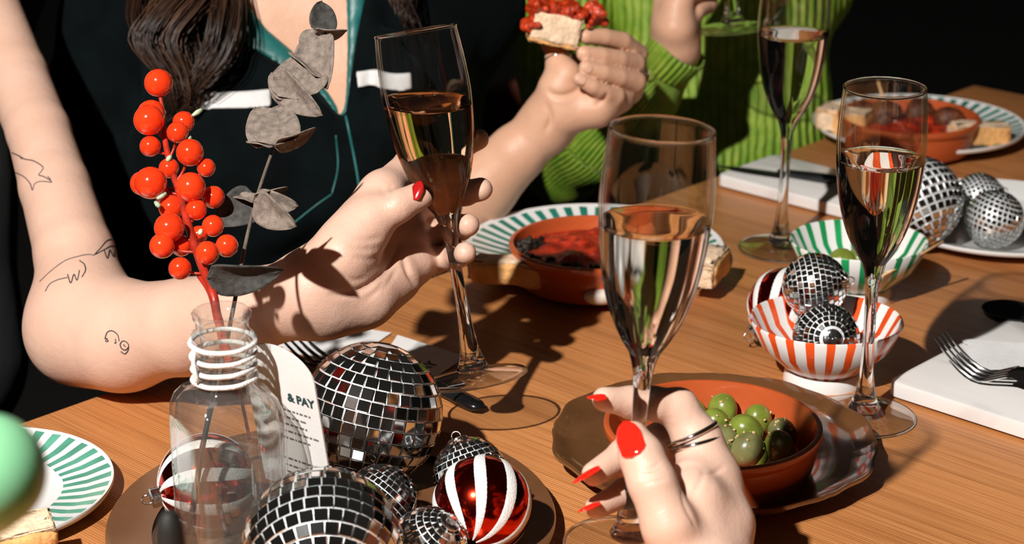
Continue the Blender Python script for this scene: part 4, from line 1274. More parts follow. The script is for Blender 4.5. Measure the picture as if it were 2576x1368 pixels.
# ================================================================== people
def PX(*q): return [at(*k) for k in q]
def hand_field(fd, palm, fingers, k_palm=.012, k_f=.0012, k_join=.007, k_in=.004):
    F = fd.empty()
    for ch in palm:
        H = fd.empty()
        fd.chain(H, ch[0], ch[1], .004)
        F = smin(F, H, ch[2] if len(ch) > 2 else k_palm)
    G = fd.empty()
    for pts, rad in fingers:
        H = fd.empty()
        fd.chain(H, pts, rad, k_in)
        G = smin(G, H, k_f)
    return smin(F, G, k_join)
def nail(parent, base, tip, normal, width, mat, off, name='fingernail', arch=.35, almond=.7, overhang=0.0):
    """curved nail plate from its root to its free edge"""
    a, b = V(base), V(tip)
    x = (b - a); Ln = x.length; x.normalize()
    nrm = V(normal); nrm = (nrm - x * nrm.dot(x)).normalized()
    y = nrm.cross(x).normalized()
    n, m_ = 12, 8
    v, f = [], []
    for lay in (0, 1):
        for i in range(n + 1):
            u = i / n
            w = width / 2 * min(1, (u / .16 + .12) ** .5 if u < .16 else 1) * (1 if u < .5 else max(.03, (1 - ((u - .5) / .5) ** 2.2 * almond) ** .7))
            for j in range(m_ + 1):
                s = 2 * j / m_ - 1
                h = -arch * width * .5 * (s * w / (width / 2)) ** 2 - .05 * Ln * (2 * u - 1) ** 2
                p_ = a + x * (Ln * u) + y * (w * s) + nrm * (h - lay * .0006)
                v.append(p_ - V(off))
    k = (n + 1) * (m_ + 1)
    for i in range(n):
        for j in range(m_):
            q = i * (m_ + 1) + j
            f.append((q, q + m_ + 1, q + m_ + 2, q + 1)); f.append((k + q, k + q + 1, k + q + m_ + 2, k + q + m_ + 1))
    bd = [i * (m_ + 1) for i in range(n + 1)] + [n * (m_ + 1) + j for j in range(1, m_ + 1)] + [i * (m_ + 1) + m_ for i in range(n - 1, -1, -1)] + [j for j in range(m_ - 1, 0, -1)]
    for p_, q in zip(bd, bd[1:] + bd[:1]): f.append((p_, k + p_, k + q, q))
    return mesh(name, v, f, mat, parent)
def ring(parent, c, axis, R, r, mat, off, name='ring'):
    q = Vector((0, 0, 1)).rotation_difference(V(axis).normalized())
    pts = [V(c) - V(off) + q @ Vector((R * math.cos(a), R * math.sin(a), 0)) for a in np.linspace(0, 2 * math.pi, 41)]
    return tube(name, pts, r, mat, parent, 10)
TOCAM = lambda p: (CAM - np.array(p)) / np.linalg.norm(CAM - np.array(p))
def bvh_of(verts, Q): return BVHTree.FromPolygons([Vector(v) for v in verts], [tuple(map(int, q)) for q in Q])
def onto(bvh, x, y, lift=.0):
    d = V(ray(x, y)).normalized()
    h = bvh.ray_cast(V(CAM), d)
    return None if h[0] is None else (h[0] - d * lift, h[1])
def drawn(name, bvh, lines, rad, mat, parent, off, lift=.0):
    out = []
    for ln in lines:
        p_ = [onto(bvh, q[0], q[1], lift) for q in spline([(x, y, 0) for x, y in ln], 8 * len(ln))]
        p_ = [q[0] - V(off) for q in p_ if q is not None]
        if len(p_) > 2: out.append(p_)
    return tubes(name, out, rad, mat, parent, 5) if out else None

def crease(o, verts, Q, off, lines, w, depth):
    """press fine skin folds into a grown body along lines seen in the photograph"""
    bv = bvh_of(verts, Q)
    for ln in lines:
        hs = [onto(bv, q[0], q[1]) for q in spline([(x, y, 0) for x, y in ln], 14 * len(ln))]
        hs = [h for h in hs if h is not None]
        for k, h in enumerate(hs):
            f = math.sin(math.pi * (k + .5) / len(hs)) ** .5
            d2 = ((verts - np.array(h[0])) ** 2).sum(1)
            m = d2 < (3 * w) ** 2
            nn_ = np.array(h[1])
            if nn_ @ (CAM - np.array(h[0])) < 0: nn_ = -nn_
            push = np.zeros(len(verts)); push[m] = depth * f * np.exp(-d2[m] / w ** 2)
            key = 'p'
            if k == 0: tot = np.zeros((len(verts), 3))
            cur = push[:, None] * -nn_[None]
            big = (cur ** 2).sum(1) > (tot ** 2).sum(1)
            tot[big] = cur[big]
        if hs: verts = verts + tot
    o.data.vertices.foreach_set('co', (verts - np.array(off)).astype(np.float32).ravel())
    o.data.update()
    return verts
# ------------------------------------------------------------------ the hand in front, holding the glass by its stem
p4o = at(1830, 1560, .93)
p4 = thing('person', p4o, 'hand with long red nails and silver rings in front, holding a glass stem', 'person')
fd = Field(at(1430, 1600, 1.0) - [.035, .08, .10], at(1950, 960, 1.0) + [.035, .10, .045], .00115)
MCPi, MCPm, MCPr, MCPp = PX((1782, 1205, 1.000), (1755, 1262, 1.030), (1735, 1330, 1.048), (1725, 1395, 1.055))
WR = at(1782, 1500, .955); WR2 = at(1830, 1720, .86)
palm = [
    ([MCPi, at(1812, 1320, .985), WR], [.0150, .0165, .0195]),
    ([MCPm, at(1790, 1370, 1.005), WR], [.0125, .0155, .0200]),
    ([MCPr, at(1765, 1420, 1.02), WR], [.0115, .0140, .0200]),
    ([MCPp, at(1755, 1460, 1.03), WR], [.0105, .0130, .0190]),
    ([at(1722, 1390, .968), at(1745, 1450, .962), WR], [.0155, .0185, .0195]),
    (PX((1744, 1212, .985), (1746, 1265, .974), (1735, 1350, .969)), [.0120, .0155, .0180]),          # web between thumb and index
    ([WR, WR2, at(1930, 2150, .72)], [.0228, .0238, .0300]),
]
f_index = (PX((1786, 1205, .998), (1757, 1112, 1.004), (1706, 1026, 1.004), (1640, 1014, .999), (1588, 1012, .997), (1520, 1004, .988)), [.0150, .0122, .0098, .0082, .0076, .0062])
f_mid = (PX((1755, 1262, 1.030), (1712, 1180, 1.036), (1662, 1105, 1.030), (1615, 1118, 1.012), (1572, 1142, .998), (1494, 1192, .982)), [.0115, .0098, .0086, .0080, .0077, .0062])
f_ring = (PX((1735, 1330, 1.048), (1690, 1262, 1.050), (1650, 1205, 1.042), (1610, 1222, 1.022), (1572, 1240, 1.006), (1500, 1277, .990)), [.0110, .0095, .0082, .0076, .0072, .0058])
f_pinky = (PX((1725, 1395, 1.055), (1685, 1335, 1.055), (1650, 1290, 1.050), (1615, 1292, 1.035), (1575, 1300, 1.020)), [.0098, .0084, .0072, .0066, .0052])
f_thumb = (PX((1728, 1430, .962), (1684, 1322, .952), (1638, 1208, .953), (1614, 1148, .957), (1592, 1102, .964)), [.0165, .0130, .0112, .0104, .0084])
F = hand_field(fd, palm, [f_index, f_mid, f_ring, f_pinky, f_thumb], k_palm=.010, k_join=.006)
o, vv, QQ = fd.mesh(F, 'hand', M_skin4, p4, p4o, 2)
vv = crease(o, vv, QQ, p4o, [[(1612, 1192), (1640, 1190), (1668, 1178)], [(1612, 1203), (1642, 1200), (1674, 1188)], [(1620, 1214), (1648, 1210), (1678, 1200)], [(1618, 1176), (1640, 1176), (1660, 1166)]], .0010, .0009)
vv = crease(o, vv, QQ, p4o, [[(1712, 1225), (1722, 1268), (1742, 1308), (1752, 1325)], [(1776, 1192), (1800, 1188), (1822, 1172)], [(1745, 1240), (1762, 1210), (1772, 1180)]], .0014, .0008)
bv4 = bvh_of(vv, QQ)
# nails
th_t = onto(bv4, 1586, 1075); th_b = onto(bv4, 1598, 1140); 
def nail_on(parent, bvh, b, t_, w, mat, off, over=0.0, lift=.0009, **k):
    """nail laid on the finger where the photograph shows its root and its edge"""
    hb, ht = onto(bvh, *b), onto(bvh, *t_)
    if hb is None or ht is None: return
    pb, pt_ = hb[0] + hb[1] * lift, ht[0] + ht[1] * lift
    nrm = (hb[1] + ht[1]).normalized()
    pt_ = pt_ + (pt_ - pb).normalized() * over
    return nail(parent, pb, pt_, nrm, w, mat, off, **k)
nail_on(p4, bv4, (1598, 1143), (1577, 1082), .0130, M_nail, p4o, over=.0050, lift=.0024, almond=1.0, arch=.24)
def nail_dir(parent, root, tip, normal, w, mat, off, **k): return nail(parent, root, tip, normal, w, mat, off, **k)
nail(p4, at(1519, 988, .981), at(1480, 997, .976), UP * .95 - FW * .25 - RT * .1, .0088, M_nail, p4o, almond=.85)
nail(p4, at(1500, 1167, .976), at(1440, 1209, .968), UP * .75 - RT * .62 - FW * .15, .0100, M_nail, p4o, almond=.85)
nail(p4, at(1502, 1258, .985), at(1454, 1282, .978), UP * .80 - RT * .52 - FW * .10, .0090, M_nail, p4o, almond=.85)
nail(p4, at(1578, 1300, 1.013), at(1552, 1308, 1.008), -RT * .8 - FW * .6, .0070, M_nail, p4o, almond=.7)
rc = at(1741, 1092, 1.004); ra_ = at(1703, 1022, 1.004) - at(1770, 1165, 1.003)
ring(p4, rc, ra_, .0132, .0014, M_chrome, p4o); ring(p4, rc - ra_ / np.linalg.norm(ra_) * .0046, ra_ + RT * .004 + UP * .006, .0131, .0013, M_chrome, p4o)
cuff = PX((1880, 1960, .775), (1960, 2330, .66), (2100, 2900, .52))
v, f = tube_data([q - p4o for q in cuff], [.034, .042, .055], 24); mesh('sleeve', v, f, M_dark, p4)

# ------------------------------------------------------------------ the tattooed arm and the hand with the tilted glass
p1o = at(60, 500, 1.50)
p1 = thing('person', (p1o[0], p1o[1], 0.0), 'person at the left with tattooed bare arm raising a tilted glass, elbow on the table', 'person')
p1o = np.array([p1o[0], p1o[1], 0.0])
lo = np.minimum(at(-160, 1000, 1.2), at(-160, 1000, 1.6)); 
fd = Field([-.50, 1.08, .735], [-.005, 1.62, 1.25], .0017)
W1 = at(778, 742, 1.218)
palm = [
    # upper arm, elbow, forearm
    (PX((-130, -260, 1.60), (-42, 0, 1.55), (40, 190, 1.49), (97, 330, 1.44), (138, 470, 1.40), (188, 640, 1.355), (214, 800, 1.325)), [.0420, .0260, .0238, .0228, .0245, .0270, .0325], .02),
    (PX((212, 800, 1.325), (300, 858, 1.300)), [.0330, .0300], .02),
    (PX((195, 850, 1.325), (330, 838, 1.298), (470, 822, 1.268), (620, 782, 1.240), (778, 742, 1.218)), [.0300, .0325, .0310, .0270, .0225], .02),
    # palm: four metacarpals and the ball of the thumb
    ([W1, at(850, 640, 1.222), at(962, 482, 1.234)], [.0198, .0150, .0115]),
    (PX((948, 512, 1.228), (900, 575, 1.214)), [.0110, .0140]),
    ([W1, at(870, 690, 1.234), at(1002, 545, 1.264)], [.0198, .0150, .0110]),
    ([W1, at(890, 720, 1.232), at(1025, 605, 1.262)], [.0195, .0150, .0110]),
    ([W1, at(905, 755, 1.226), at(1040, 668, 1.255)], [.0185, .0150, .0115]),
    (PX((800, 715, 1.208), (862, 648, 1.206), (915, 585, 1.214)), [.0190, .0185, .0125]),
    (PX((838, 770, 1.216), (930, 745, 1.222), (1000, 705, 1.238)), [.0165, .0155, .0120]),
]
f_thumb = (PX((880, 615, 1.210), (945, 545, 1.212), (1000, 520, 1.212), (1060, 490, 1.218)), [.0150, .0112, .0098, .0086])
f_index = (PX((962, 482, 1.234), (1032, 414, 1.268), (1108, 384, 1.290), (1164, 366, 1.288), (1204, 350, 1.275)), [.0115, .0100, .0086, .0080, .0070])
f_mid = (PX((1002, 545, 1.264), (1070, 515, 1.292), (1130, 495, 1.278), (1172, 484, 1.262), (1210, 476, 1.242)), [.0112, .0094, .0084, .0080, .0076])
f_ring = (PX((1025, 605, 1.262), (1085, 590, 1.288), (1130, 578, 1.272), (1159, 572, 1.256), (1178, 566, 1.235)), [.0110, .0092, .0082, .0078, .0074])
f_pinky = (PX((1040, 668, 1.255), (1090, 655, 1.276), (1130, 648, 1.264), (1154, 642, 1.248), (1171, 636, 1.227)), [.0105, .0086, .0076, .0073, .0070])
F = hand_field(fd, palm, [f_index, f_mid, f_ring, f_pinky, f_thumb], k_palm=.014, k_join=.009)
# shoulder and chest out of frame
fd2 = None
o, vv, QQ = fd.mesh(F, 'arm', M_skin, p1, p1o, 3)
vv = crease(o, vv, QQ, p1o, [[(1008, 600), (985, 660), (945, 705), (890, 735), (830, 742)], [(1012, 640), (1030, 690), (1052, 716)]], .0022, .0022)
vv = crease(o, vv, QQ, p1o, [[(962, 470), (968, 488), (975, 500)], [(985, 468), (984, 484), (978, 496)], [(900, 600), (930, 604), (960, 596)], [(880, 622), (920, 628), (955, 622)], [(890, 645), (925, 652), (950, 648)], [(860, 690), (890, 705), (920, 700)], [(960, 735), (985, 700), (1000, 670)], [(920, 755), (950, 730), (975, 690)]], .0016, .0009)
bv1 = bvh_of(vv, QQ)
nail(p1, at(1033, 500, 1.2062), at(1057, 453, 1.2085), -RT * .45 + UP * .2 - FW * .8, .0090, M_nail2, p1o, almond=1.0)
nail(p1, at(1197, 346, 1.268), at(1212, 332, 1.275), RT * .9 + UP * .25 - FW * .3, .0085, M_nail2, p1o, almond=.6)
ring(p1, at(1082, 592, 1.287), at(1130, 578, 1.286) - at(1040, 598, 1.28), .0098, .0010, M_gold, p1o)
ring(p1, at(1088, 656, 1.275), at(1130, 648, 1.276) - at(1045, 664, 1.266), .0091, .0009, M_gold, p1o)
# tattoos: fine lines on the skin
tl = [[(30, 384), (48, 392), (62, 400), (85, 405), (108, 420), (103, 432), (98, 440), (112, 445), (130, 458), (105, 456), (88, 462), (82, 478), (76, 462), (62, 446), (44, 436), (34, 432)], [(48, 392), (56, 400)], [(120, 444), (128, 452)]]
tl += [[(100, 708), (130, 680), (165, 655), (200, 644), (222, 640), (236, 642)], [(114, 733), (125, 715), (145, 704), (170, 698)], [(170, 690), (178, 712), (186, 690), (194, 705), (200, 680)], [(200, 655), (212, 665), (215, 680), (206, 697)],
       [(236, 642), (252, 625), (268, 606), (284, 600)], [(262, 630), (270, 650), (276, 628), (284, 645), (290, 624), (300, 640)], [(240, 640), (262, 628), (284, 618), (304, 632)]]
tl += [[(264, 852), (270, 836), (282, 832), (296, 842), (300, 858)], [(268, 850), (266, 858), (272, 858), (268, 850)], [(290, 852), (292, 862), (288, 862)], [(302, 866), (308, 858), (318, 860), (324, 870), (316, 880), (306, 876), (302, 866)], [(304, 884), (314, 890), (322, 882), (324, 872)], [(310, 866), (316, 872)], [(312, 872), (312, 864)]]
for k_ in ((0, 3), (3, 10), (10, 16)):
    drawn('tattoo', bv1, tl[k_[0]:k_[1]], .00042, M_tatt, p1, p1o)
# dark sleeveless top at the left edge, with shoulder and chest behind
fd = Field([-.62, 1.28, .60], [-.25, 1.95, 1.42], .0045)
F = fd.empty()
fd.chain(F, PX((-190, 900, 1.52), (-190, 500, 1.52), (-150, 150, 1.58), (20, -180, 1.66)), [.078, .062, .060, .05], .03)
fd.mesh(F, 'top', M_dark, p1, p1o, 2)
fd = Field([-.60, 1.42, 1.00], [-.18, 1.95, 1.48], .004)
F = fd.empty()
fd.chain(F, PX((-60, -330, 1.66), (40, -120, 1.66), (60, 20, 1.67)), [.06, .045, .026], .03)
fd.mesh(F, 'chest', M_skin2, p1, p1o, 2)

# ------------------------------------------------------------------ the woman in the middle, holding up bread
p2o = at(800, 500, 1.66)
p2o = np.array([p2o[0], p2o[1], 0.0])
p2 = thing('person', p2o, 'woman in black velvet top with teal lining and white bands, holding up bread', 'person')
def torso2(fd, F, g):
    fd.chain(F, PX((330, 40, 1.70), (560, -20, 1.66), (800, -40, 1.65), (1010, -30, 1.67), (1170, 20, 1.70)), [.050 + g, .052 + g, .052 + g, .050 + g, .044 + g], .05)
    fd.chain(F, PX((640, 120, 1.645), (620, 420, 1.63), (660, 800, 1.66), (680, 1200, 1.70)), [.070 + g, .078 + g, .072 + g, .08 + g], .05)
    fd.chain(F, PX((950, 120, 1.65), (950, 420, 1.64), (930, 800, 1.67), (930, 1200, 1.71)), [.066 + g, .068 + g, .066 + g, .076 + g], .05)
    return F
fd = Field([-.42, 1.40, .60], [.10, 1.92, 1.42], .0042)
T2 = torso2(fd, fd.empty(), 0.0)
fd.chain(T2, PX((770, -60, 1.66), (760, -330, 1.69)), [.048, .046], .03)
bodyF = T2.copy()
Fsk = T2
# neckline: outer edge of the velvet, inner edge of the teal lining
def poly(pts, d=1.575): return [(at(x, y, d)[0], at(x, y, d)[2]) for x, y in pts]
ymid = float(at(800, 300, 1.66)[1])
p_in = fd.polyXZ(poly([(580, -420), (602, -20), (676, 76), (732, 124), (790, 182), (835, 235), (868, 284), (872, 190), (872, 60), (866, -20), (870, -420)]))
p_out = fd.polyXZ(poly([(500, -420), (525, 30), (552, 66), (622, 104), (690, 142), (742, 172), (788, 204), (834, 250), (870, 296), (884, 200), (898, 90), (920, -20), (960, -420)]))
Y = fd.ax[1][None, :, None]
front = (Y - ymid)
def velvet_field(fd):
    top = torso2(fd, fd.empty(), .0055)
    lap = fd.empty()
    fd.chain(lap, PX((560, 70, 1.572), (690, 150, 1.562), (800, 250, 1.555), (862, 330, 1.553)), [.010, .011, .010, .006], .006)
    fd.chain(lap, PX((925, 20, 1.575), (905, 150, 1.562), (888, 250, 1.556), (880, 330, 1.553)), [.010, .010, .008, .005], .006)
    top = smin(top, lap, .012)
    for pts in ([(520, 560), (640, 470), (770, 430)], [(1000, 240), (960, 330), (940, 470)], [(500, 330), (620, 360), (720, 340)], [(980, 90), (1020, 200), (1010, 330)], [(640, 620), (700, 560), (820, 520)]):
        fd.chain(top, [at(x, y, 1.556) for x, y in pts], [.006, .010, .005], .022)
    # sleeves
    fd.chain(top, PX((330, 40, 1.70), (230, 330, 1.70), (330, 640, 1.62)), [.050, .048, .044], .03)
    fd.chain(top, PX((1150, 20, 1.70), (1085, 330, 1.73), (1020, 600, 1.71)), [.046, .034, .030], .03)
    return top
top = velvet_field(fd)
velvet = np.maximum(top, -np.maximum(p_out, front))
fd.mesh(velvet, 'velvet_top', M_velvet, p2, p2o, 2)
teal = torso2(fd, fd.empty(), .0040)
teal = np.maximum(teal, np.maximum(np.maximum(p_out - .003, -p_in), front))
fd.mesh(teal, 'teal_lining', M_teal, p2, p2o, 2)
# white bands
for pts in ([(480, 209), (600, 206), (690, 204), (692, 243), (600, 244), (480, 247)], [(902, 160), (1000, 156), (1040, 154), (1042, 196), (1000, 197), (906, 198)]):
    P_ = np.array(poly(pts, 1.575))
    fb = Field([P_[:, 0].min() - .01, 1.40, P_[:, 1].min() - .01], [P_[:, 0].max() + .01, 1.66, P_[:, 1].max() + .01], .0015)
    st = np.maximum(velvet_field(fb) - .0016, fb.polyXZ(P_))
    fb.mesh(np.maximum(st, fb.ax[1][None, :, None] - np.float32(1.63)), 'white_band', M_stripe, p2, p2o, 1)
# the bare forearm and hand (one body with neck and chest)
fdA = Field([-.07, 1.36, .70], [.135, 1.80, 1.16], .0016)
dH = 1.60
W2 = at(1372, 318, 1.605)
palm = [
    (PX((1120, 600, 1.645), (1215, 470, 1.625), (1300, 385, 1.612), (1372, 318, 1.605)), [.0300, .0285, .0235, .0200], .02),
    ([W2, at(1420, 282, 1.59), at(1500, 268, 1.585), at(1555, 245, 1.595)], [.0185, .0180, .0165, .0130]),
    ([W2, at(1460, 240, 1.60), at(1580, 225, 1.612)], [.018, .0190, .0120]),
    ([W2, at(1450, 210, 1.61), at(1592, 195, 1.625)], [.018, .0180, .0120]),
    ([W2, at(1440, 190, 1.62), at(1588, 160, 1.632)], [.018, .0170, .0115]),
    (PX((1385, 280, 1.595), (1405, 225, 1.585), (1424, 190, 1.580)), [.0170, .0160, .0130]),
]
f_thumb = (PX((1412, 215, 1.585), (1406, 165, 1.585), (1398, 128, 1.592), (1378, 98, 1.600)), [.0150, .0110, .0092, .0080])
f_index = (PX((1590, 160, 1.632), (1604, 136, 1.612), (1566, 104, 1.592), (1520, 94, 1.580), (1474, 91, 1.571)), [.0100, .0086, .0077, .0072, .0064])
f_mid = (PX((1594, 195, 1.625), (1598, 160, 1.596), (1558, 150, 1.580), (1514, 142, 1.570), (1470, 135, 1.563)), [.0102, .0086, .0078, .0073, .0066])
f_ring = (PX((1584, 225, 1.612), (1600, 206, 1.588), (1558, 194, 1.574), (1517, 182, 1.564), (1474, 170, 1.558)), [.0100, .0084, .0074, .0068, .0060])
f_pinky = (PX((1560, 245, 1.595), (1550, 243, 1.578), (1518, 231, 1.567), (1490, 218, 1.560), (1456, 199, 1.556)), [.0092, .0074, .0065, .0060, .0052])
FA = hand_field(fdA, palm, [f_index, f_mid, f_ring, f_pinky, f_thumb], k_palm=.010, k_join=.0045, k_in=.0010, k_f=.0012)
o, vA, QA = fdA.mesh(FA, 'arm', M_skin2, p2, p2o, 2)
vA = crease(o, vA, QA, p2o, [[(1376, 226), (1392, 238), (1415, 241), (1440, 234), (1468, 216)], [(1374, 330), (1384, 300), (1376, 262)], [(1500, 262), (1520, 250), (1528, 238)]], .0024, .0024)
bv2 = bvh_of(vA, QA)
fd.mesh(np.maximum(Fsk, -(fd.ax[2][None, None, :] - np.float32(.80))), 'chest_and_neck', M_skin2, p2, p2o, 2)
for (r_, t_, w) in (((1488, 90), (1465, 89), .0092), ((1485, 138), (1460, 133), .0098), ((1490, 172), (1468, 166), .0088), ((1474, 205), (1455, 194), .0076)):
    nail_on(p2, bv2, r_, t_, w, M_nailn, p2o, over=.0008, lift=.0005, almond=.4)
ring(p2, at(1404, 150, 1.588), at(1398, 128, 1.592) - at(1410, 190, 1.585), .0105, .0009, M_chrome, p2o)
ring(p2, at(1598, 190, 1.598), at(1592, 160, 1.598) - at(1592, 205, 1.62), .0104, .0009, M_chrome, p2o)
# seams of the velvet
fdv = fd
bvv = bvh_of(*[(lambda me: (np.array([v.co[:] for v in me.vertices]) + p2o, [tuple(p_.vertices) for p_ in me.polygons]))(bpy.data.objects['velvet_top'].data)][0])
drawn('piping', bvv, [[(870, 292), (880, 340), (892, 400), (902, 460), (908, 520)]], .0012, M_teal, p2, p2o)
drawn('seam', bvv, [[(740, 560), (790, 520), (835, 488)], [(835, 488), (850, 420), (845, 340)]], .0007, M_teal, p2, p2o)
# hair: strands over a dark core
def lock(pts, wid, n, seed, d0=1.50, parent=p2, rad=.00055, curl=.012, name='hair'):
    rr = np.random.default_rng(seed)
    lines = [[], []]
    S = spline([(x, y, d) for x, y, d in pts], 26)
    m_ = len(S)
    for k in range(n):
        ou, od = rr.normal() * .5, rr.normal() * .5
        grp = rr.integers(0, 11); ph = rr.uniform(0, 1.0) + grp * 1.7; am = (.35 + .65 * math.sin(grp * 2.3) ** 2) * rr.uniform(.7, 1.1) * curl; end = rr.uniform(.66, 1.0)
        ou = ou * .45 + math.sin(grp * 4.1 + seed) * .62; od = od * .5 + math.cos(grp * 2.9) * .5
        ln = []
        for i in range(int(m_ * end)):
            u = i / (m_ - 1)
            w = np.interp(u, np.linspace(0, 1, len(wid)), wid)
            x = S[i][0] + ou * w * (1 - .25 * u) + am * 2600 * math.sin(6.5 * u + ph) * u
            ln.append(at(x, S[i][1], S[i][2] + od * .028 + am * math.cos(5.5 * u + ph) * u) - p2o)
        lines[0 if rr.uniform() < .74 else 1].append(ln)
    for q, mt in zip(lines, (M_hair, M_hair2)):
        cu = bpy.data.curves.new(name, 'CURVE'); cu.dimensions = '3D'; cu.bevel_depth = rad; cu.bevel_resolution = 0; cu.materials.append(mt)
        for ln in q:
            sp_ = cu.splines.new('POLY'); sp_.points.add(len(ln) - 1)
            for j, p_ in enumerate(ln):
                sp_.points[j].co = (*map(float, p_), 1); sp_.points[j].radius = 1 - .6 * j / len(ln)
        o = bpy.data.objects.new(name, cu); COL.objects.link(o); o.parent = parent; o['kind'] = 'stuff'
lock([(600, -260, 1.615), (545, -90, 1.565), (455, 20, 1.535), (405, 100, 1.530), (450, 190, 1.535), (470, 260, 1.540), (430, 320, 1.555)], [70, 70, 75, 70, 55, 40, 16], 260, 1)
lock([(590, -260, 1.615), (568, -60, 1.565), (560, 40, 1.535), (535, 140, 1.530), (490, 220, 1.535), (440, 285, 1.545)], [40, 45, 50, 55, 45, 16], 190, 2)
lock([(430, -260, 1.635), (390, -60, 1.595), (372, 40, 1.565), (400, 130, 1.555), (440, 210, 1.555), (425, 300, 1.565)], [50, 50, 50, 45, 40, 20], 130, 3)
lock([(520, -260, 1.635), (500, -60, 1.595), (480, 60, 1.565), (500, 150, 1.555), (480, 230, 1.555), (455, 300, 1.565)], [70, 70, 60, 50, 45, 20], 170, 6)
lock([(1000, -220, 1.615), (1005, -60, 1.580), (1012, 20, 1.570), (1045, 80, 1.575)], [45, 40, 30, 12], 110, 4)

# bread in her fingers
hb = at(1400, 60, 1.572)
hbt = thing('bread_piece', hb, 'piece of bread topped with tomato relish held up in the fingers', 'bread', rot=frame(RT * .97 - UP * .20 + FW * .1, UP * .93 - FW * .2 + RT * .28))
bm = bmesh.new(); box_bm(bm, -.019, .019, -.013, .016, -.014, .008)
bmesh.ops.subdivide_edges(bm, edges=bm.edges[:], cuts=6, use_grid_fill=True)
rr = np.random.default_rng(11)
for v in bm.verts: v.co += Vector(rr.uniform(-1, 1, 3)) * .0009
bm_mesh('crumb', bm, M_crumb, hbt)
bm = bmesh.new(); box_bm(bm, -.020, .020, -.0125, .017, -.0165, -.0125, .001); bmesh.ops.subdivide_edges(bm, edges=bm.edges[:], cuts=4, use_grid_fill=True)
for v in bm.verts: v.co += Vector(rr.uniform(-1, 1, 3)) * .0007
bm_mesh('crust', bm, M_bread, hbt)
def lumps(name, n, fn, r0, r1, mat, parent, seed):
    rr = np.random.default_rng(seed)
    fl = Field([-.034, -.024, -.024], [.048, .028, .036], .0009); F = fl.empty()
    for k in range(n):
        c = fn(rr, k); r = rr.uniform(r0, r1); e_ = rr.normal(size=3) * r * .8
        fl.cone(F, c - e_, c + e_, r, r * rr.uniform(.6, 1), .0036)
    return fl.mesh(F, name, mat, parent)[0]
def relish_at(rr, k):
    if k < 13: return np.array([-.0195 + rr.uniform(-.001, .002), rr.uniform(-.012, .012), rr.uniform(-.010, .008)])
    return np.array([rr.uniform(-.020, .017), rr.uniform(-.013, .016), .0095 + rr.uniform(-.001, .006)])
lumps('tomato_relish', 75, relish_at, .0018, .0040, M_topping, hbt, 11)
lumps('pepper_strip', 34, lambda rr, k: np.array([.0290 + rr.normal() * .0040, .004 + rr.normal() * .004, .0135 + rr.normal() * .0048]), .0014, .0030, M_topping, hbt, 12)

# ------------------------------------------------------------------ the person in green
p3o = at(1850, 500, 1.95); p3o = np.array([p3o[0], p3o[1], 0.0])
p3 = thing('person', p3o, 'person in a crinkled bright green shirt lifting a glass at the back of the table', 'person')
fd = Field([.0, 1.50, .62], [.40, 2.30, 1.30], .0030)
F = fd.empty()
fd.chain(F, PX((1620, -60, 2.00), (1870, -80, 1.98), (2030, -40, 2.02)), [.060, .066, .050], .04)
fd.chain(F, PX((1720, 100, 1.985), (1720, 400, 1.99), (1730, 900, 2.02)), [.060, .064, .064], .04)
fd.chain(F, PX((1930, 60, 1.985), (1925, 300, 1.99), (1905, 900, 2.02)), [.062, .058, .058], .04)
arm = fd.empty()
SL = PX((1430, -120, 1.99), (1415, 150, 1.96), (1415, 420, 1.90))
fd.chain(arm, SL, [.050, .044, .036], .02)
FL = PX((1422, 405, 1.88), (1500, 345, 1.84), (1600, 240, 1.80), (1690, 152, 1.77))
fd.chain(arm, FL, [.0350, .0400, .0350, .0235], .02)
F2 = smin(F, arm, .008)
o, vg, Qg = fd.mesh(F2, 'shirt', M_shirt, p3, p3o, 2)
# rib coordinate: ribs run down the body and along the sleeve
Vg = np.array(vg)
def along(Pts, seg_pts):
    best = np.full(len(Pts), 1e9); ang = np.zeros(len(Pts))
    for a, b in zip(seg_pts, seg_pts[1:]):
        ab = b - a; t = np.clip(((Pts - a) @ ab) / (ab @ ab), 0, 1)
        d = Pts - a - t[:, None] * ab; L_ = np.linalg.norm(d, axis=1)
        e1 = np.cross(ab, FW); e1 /= np.linalg.norm(e1); e2 = np.cross(ab, e1); e2 /= np.linalg.norm(e2)
        m = L_ < best
        ang[m] = np.arctan2(d @ e1, d @ e2)[m]; best[m] = L_[m]
    return best, ang
bA, aA = along(Vg, FL); bS, aS = along(Vg, SL)
rib = Vg[:, 0] * 2 * math.pi / .0082
on_a = bA < .052; rib = np.where(on_a, aA * 58.0, rib)
at_ = o.data.attributes.new('rib', 'FLOAT', 'POINT'); at_.data.foreach_set('value', rib.astype(np.float32))
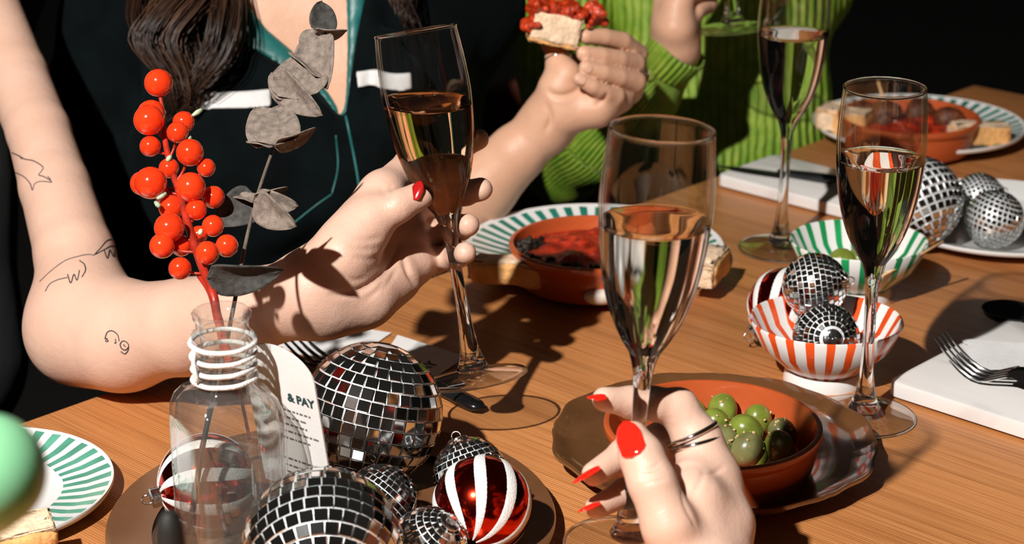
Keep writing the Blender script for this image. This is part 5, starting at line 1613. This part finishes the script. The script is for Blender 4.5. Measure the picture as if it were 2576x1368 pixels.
# cuff
ca, cb_ = at(1668, 172, 1.772), at(1712, 118, 1.758)
ax_ = cb_ - ca
qv = Vector((0, 0, 1)).rotation_difference(V(ax_).normalized())
Lc = float(np.linalg.norm(ax_))
vv_, ff_ = lathe_data([(.0235, 0), (.0250, .002), (.0270, Lc * .9), (.0265, Lc), (.0250, Lc), (.0225, .004)], 56)
vv_ = [qv @ Vector(q) + V(ca - p3o) for q in vv_]
oc = mesh('cuff', vv_, ff_, M_shirt, p3)
at_ = oc.data.attributes.new('rib', 'FLOAT', 'POINT'); at_.data.foreach_set('value', np.array([(i % 56) / 56 * 2 * math.pi * 30 for i in range(len(vv_))], np.float32))
bq = onto(bvh_of([np.array(q) + p3o for q in vv_], ff_), 1638, 190)
bt_p = at(1634, 190, 1.752) if bq is None else np.array(bq[0])
v, f = uv_sphere(.0055, 16, 8); ob = mesh('button', [(q[0], q[1] * .4, q[2]) for q in v], f, M_olive, p3); ob.location = V(bt_p - p3o)
# hand and wrist
fd = Field(at(1600, 260, 1.76) - [.02, .06, .03], at(1840, -160, 1.76) + [.03, .09, .03], .0016)
W3 = at(1698, 128, 1.765)
palm = [
    (PX((1650, 220, 1.785), (1698, 128, 1.765), (1704, 80, 1.758)), [.0200, .0185, .0185], .015),
    ([W3, at(1690, 60, 1.752), at(1680, -20, 1.752)], [.018, .0165, .0130]),
    ([W3, at(1700, 50, 1.758), at(1700, -30, 1.765)], [.018, .0175, .0130]),
    ([W3, at(1710, 60, 1.768), at(1720, -30, 1.778)], [.018, .0160, .0125]),
    (PX((1704, 110, 1.752), (1700, 70, 1.740), (1704, 20, 1.738)), [.0170, .0165, .0125]),
]
fing = [
    (PX((1704, 20, 1.738), (1720, -20, 1.735), (1770, -45, 1.740), (1815, -50, 1.738)), [.0130, .0110, .0098, .0085]),
    (PX((1720, -30, 1.778), (1760, 0, 1.782), (1778, 8, 1.765), (1752, 28, 1.748)), [.0115, .0098, .0090, .0078]),
    (PX((1700, -30, 1.772), (1760, -50, 1.785), (1800, -42, 1.772), (1812, -30, 1.756)), [.0115, .0098, .0090, .0078]),
    (PX((1690, -60, 1.765), (1760, -95, 1.785), (1815, -95, 1.775), (1835, -80, 1.758)), [.0115, .0098, .0090, .0078]),
    (PX((1680, -90, 1.755), (1750, -135, 1.78), (1815, -140, 1.775), (1840, -125, 1.758)), [.0115, .0098, .0090, .0078]),
]
F = hand_field(fd, palm, fing, k_palm=.010, k_join=.006)
fd.mesh(F, 'hand', M_skin2, p3, p3o, 2)
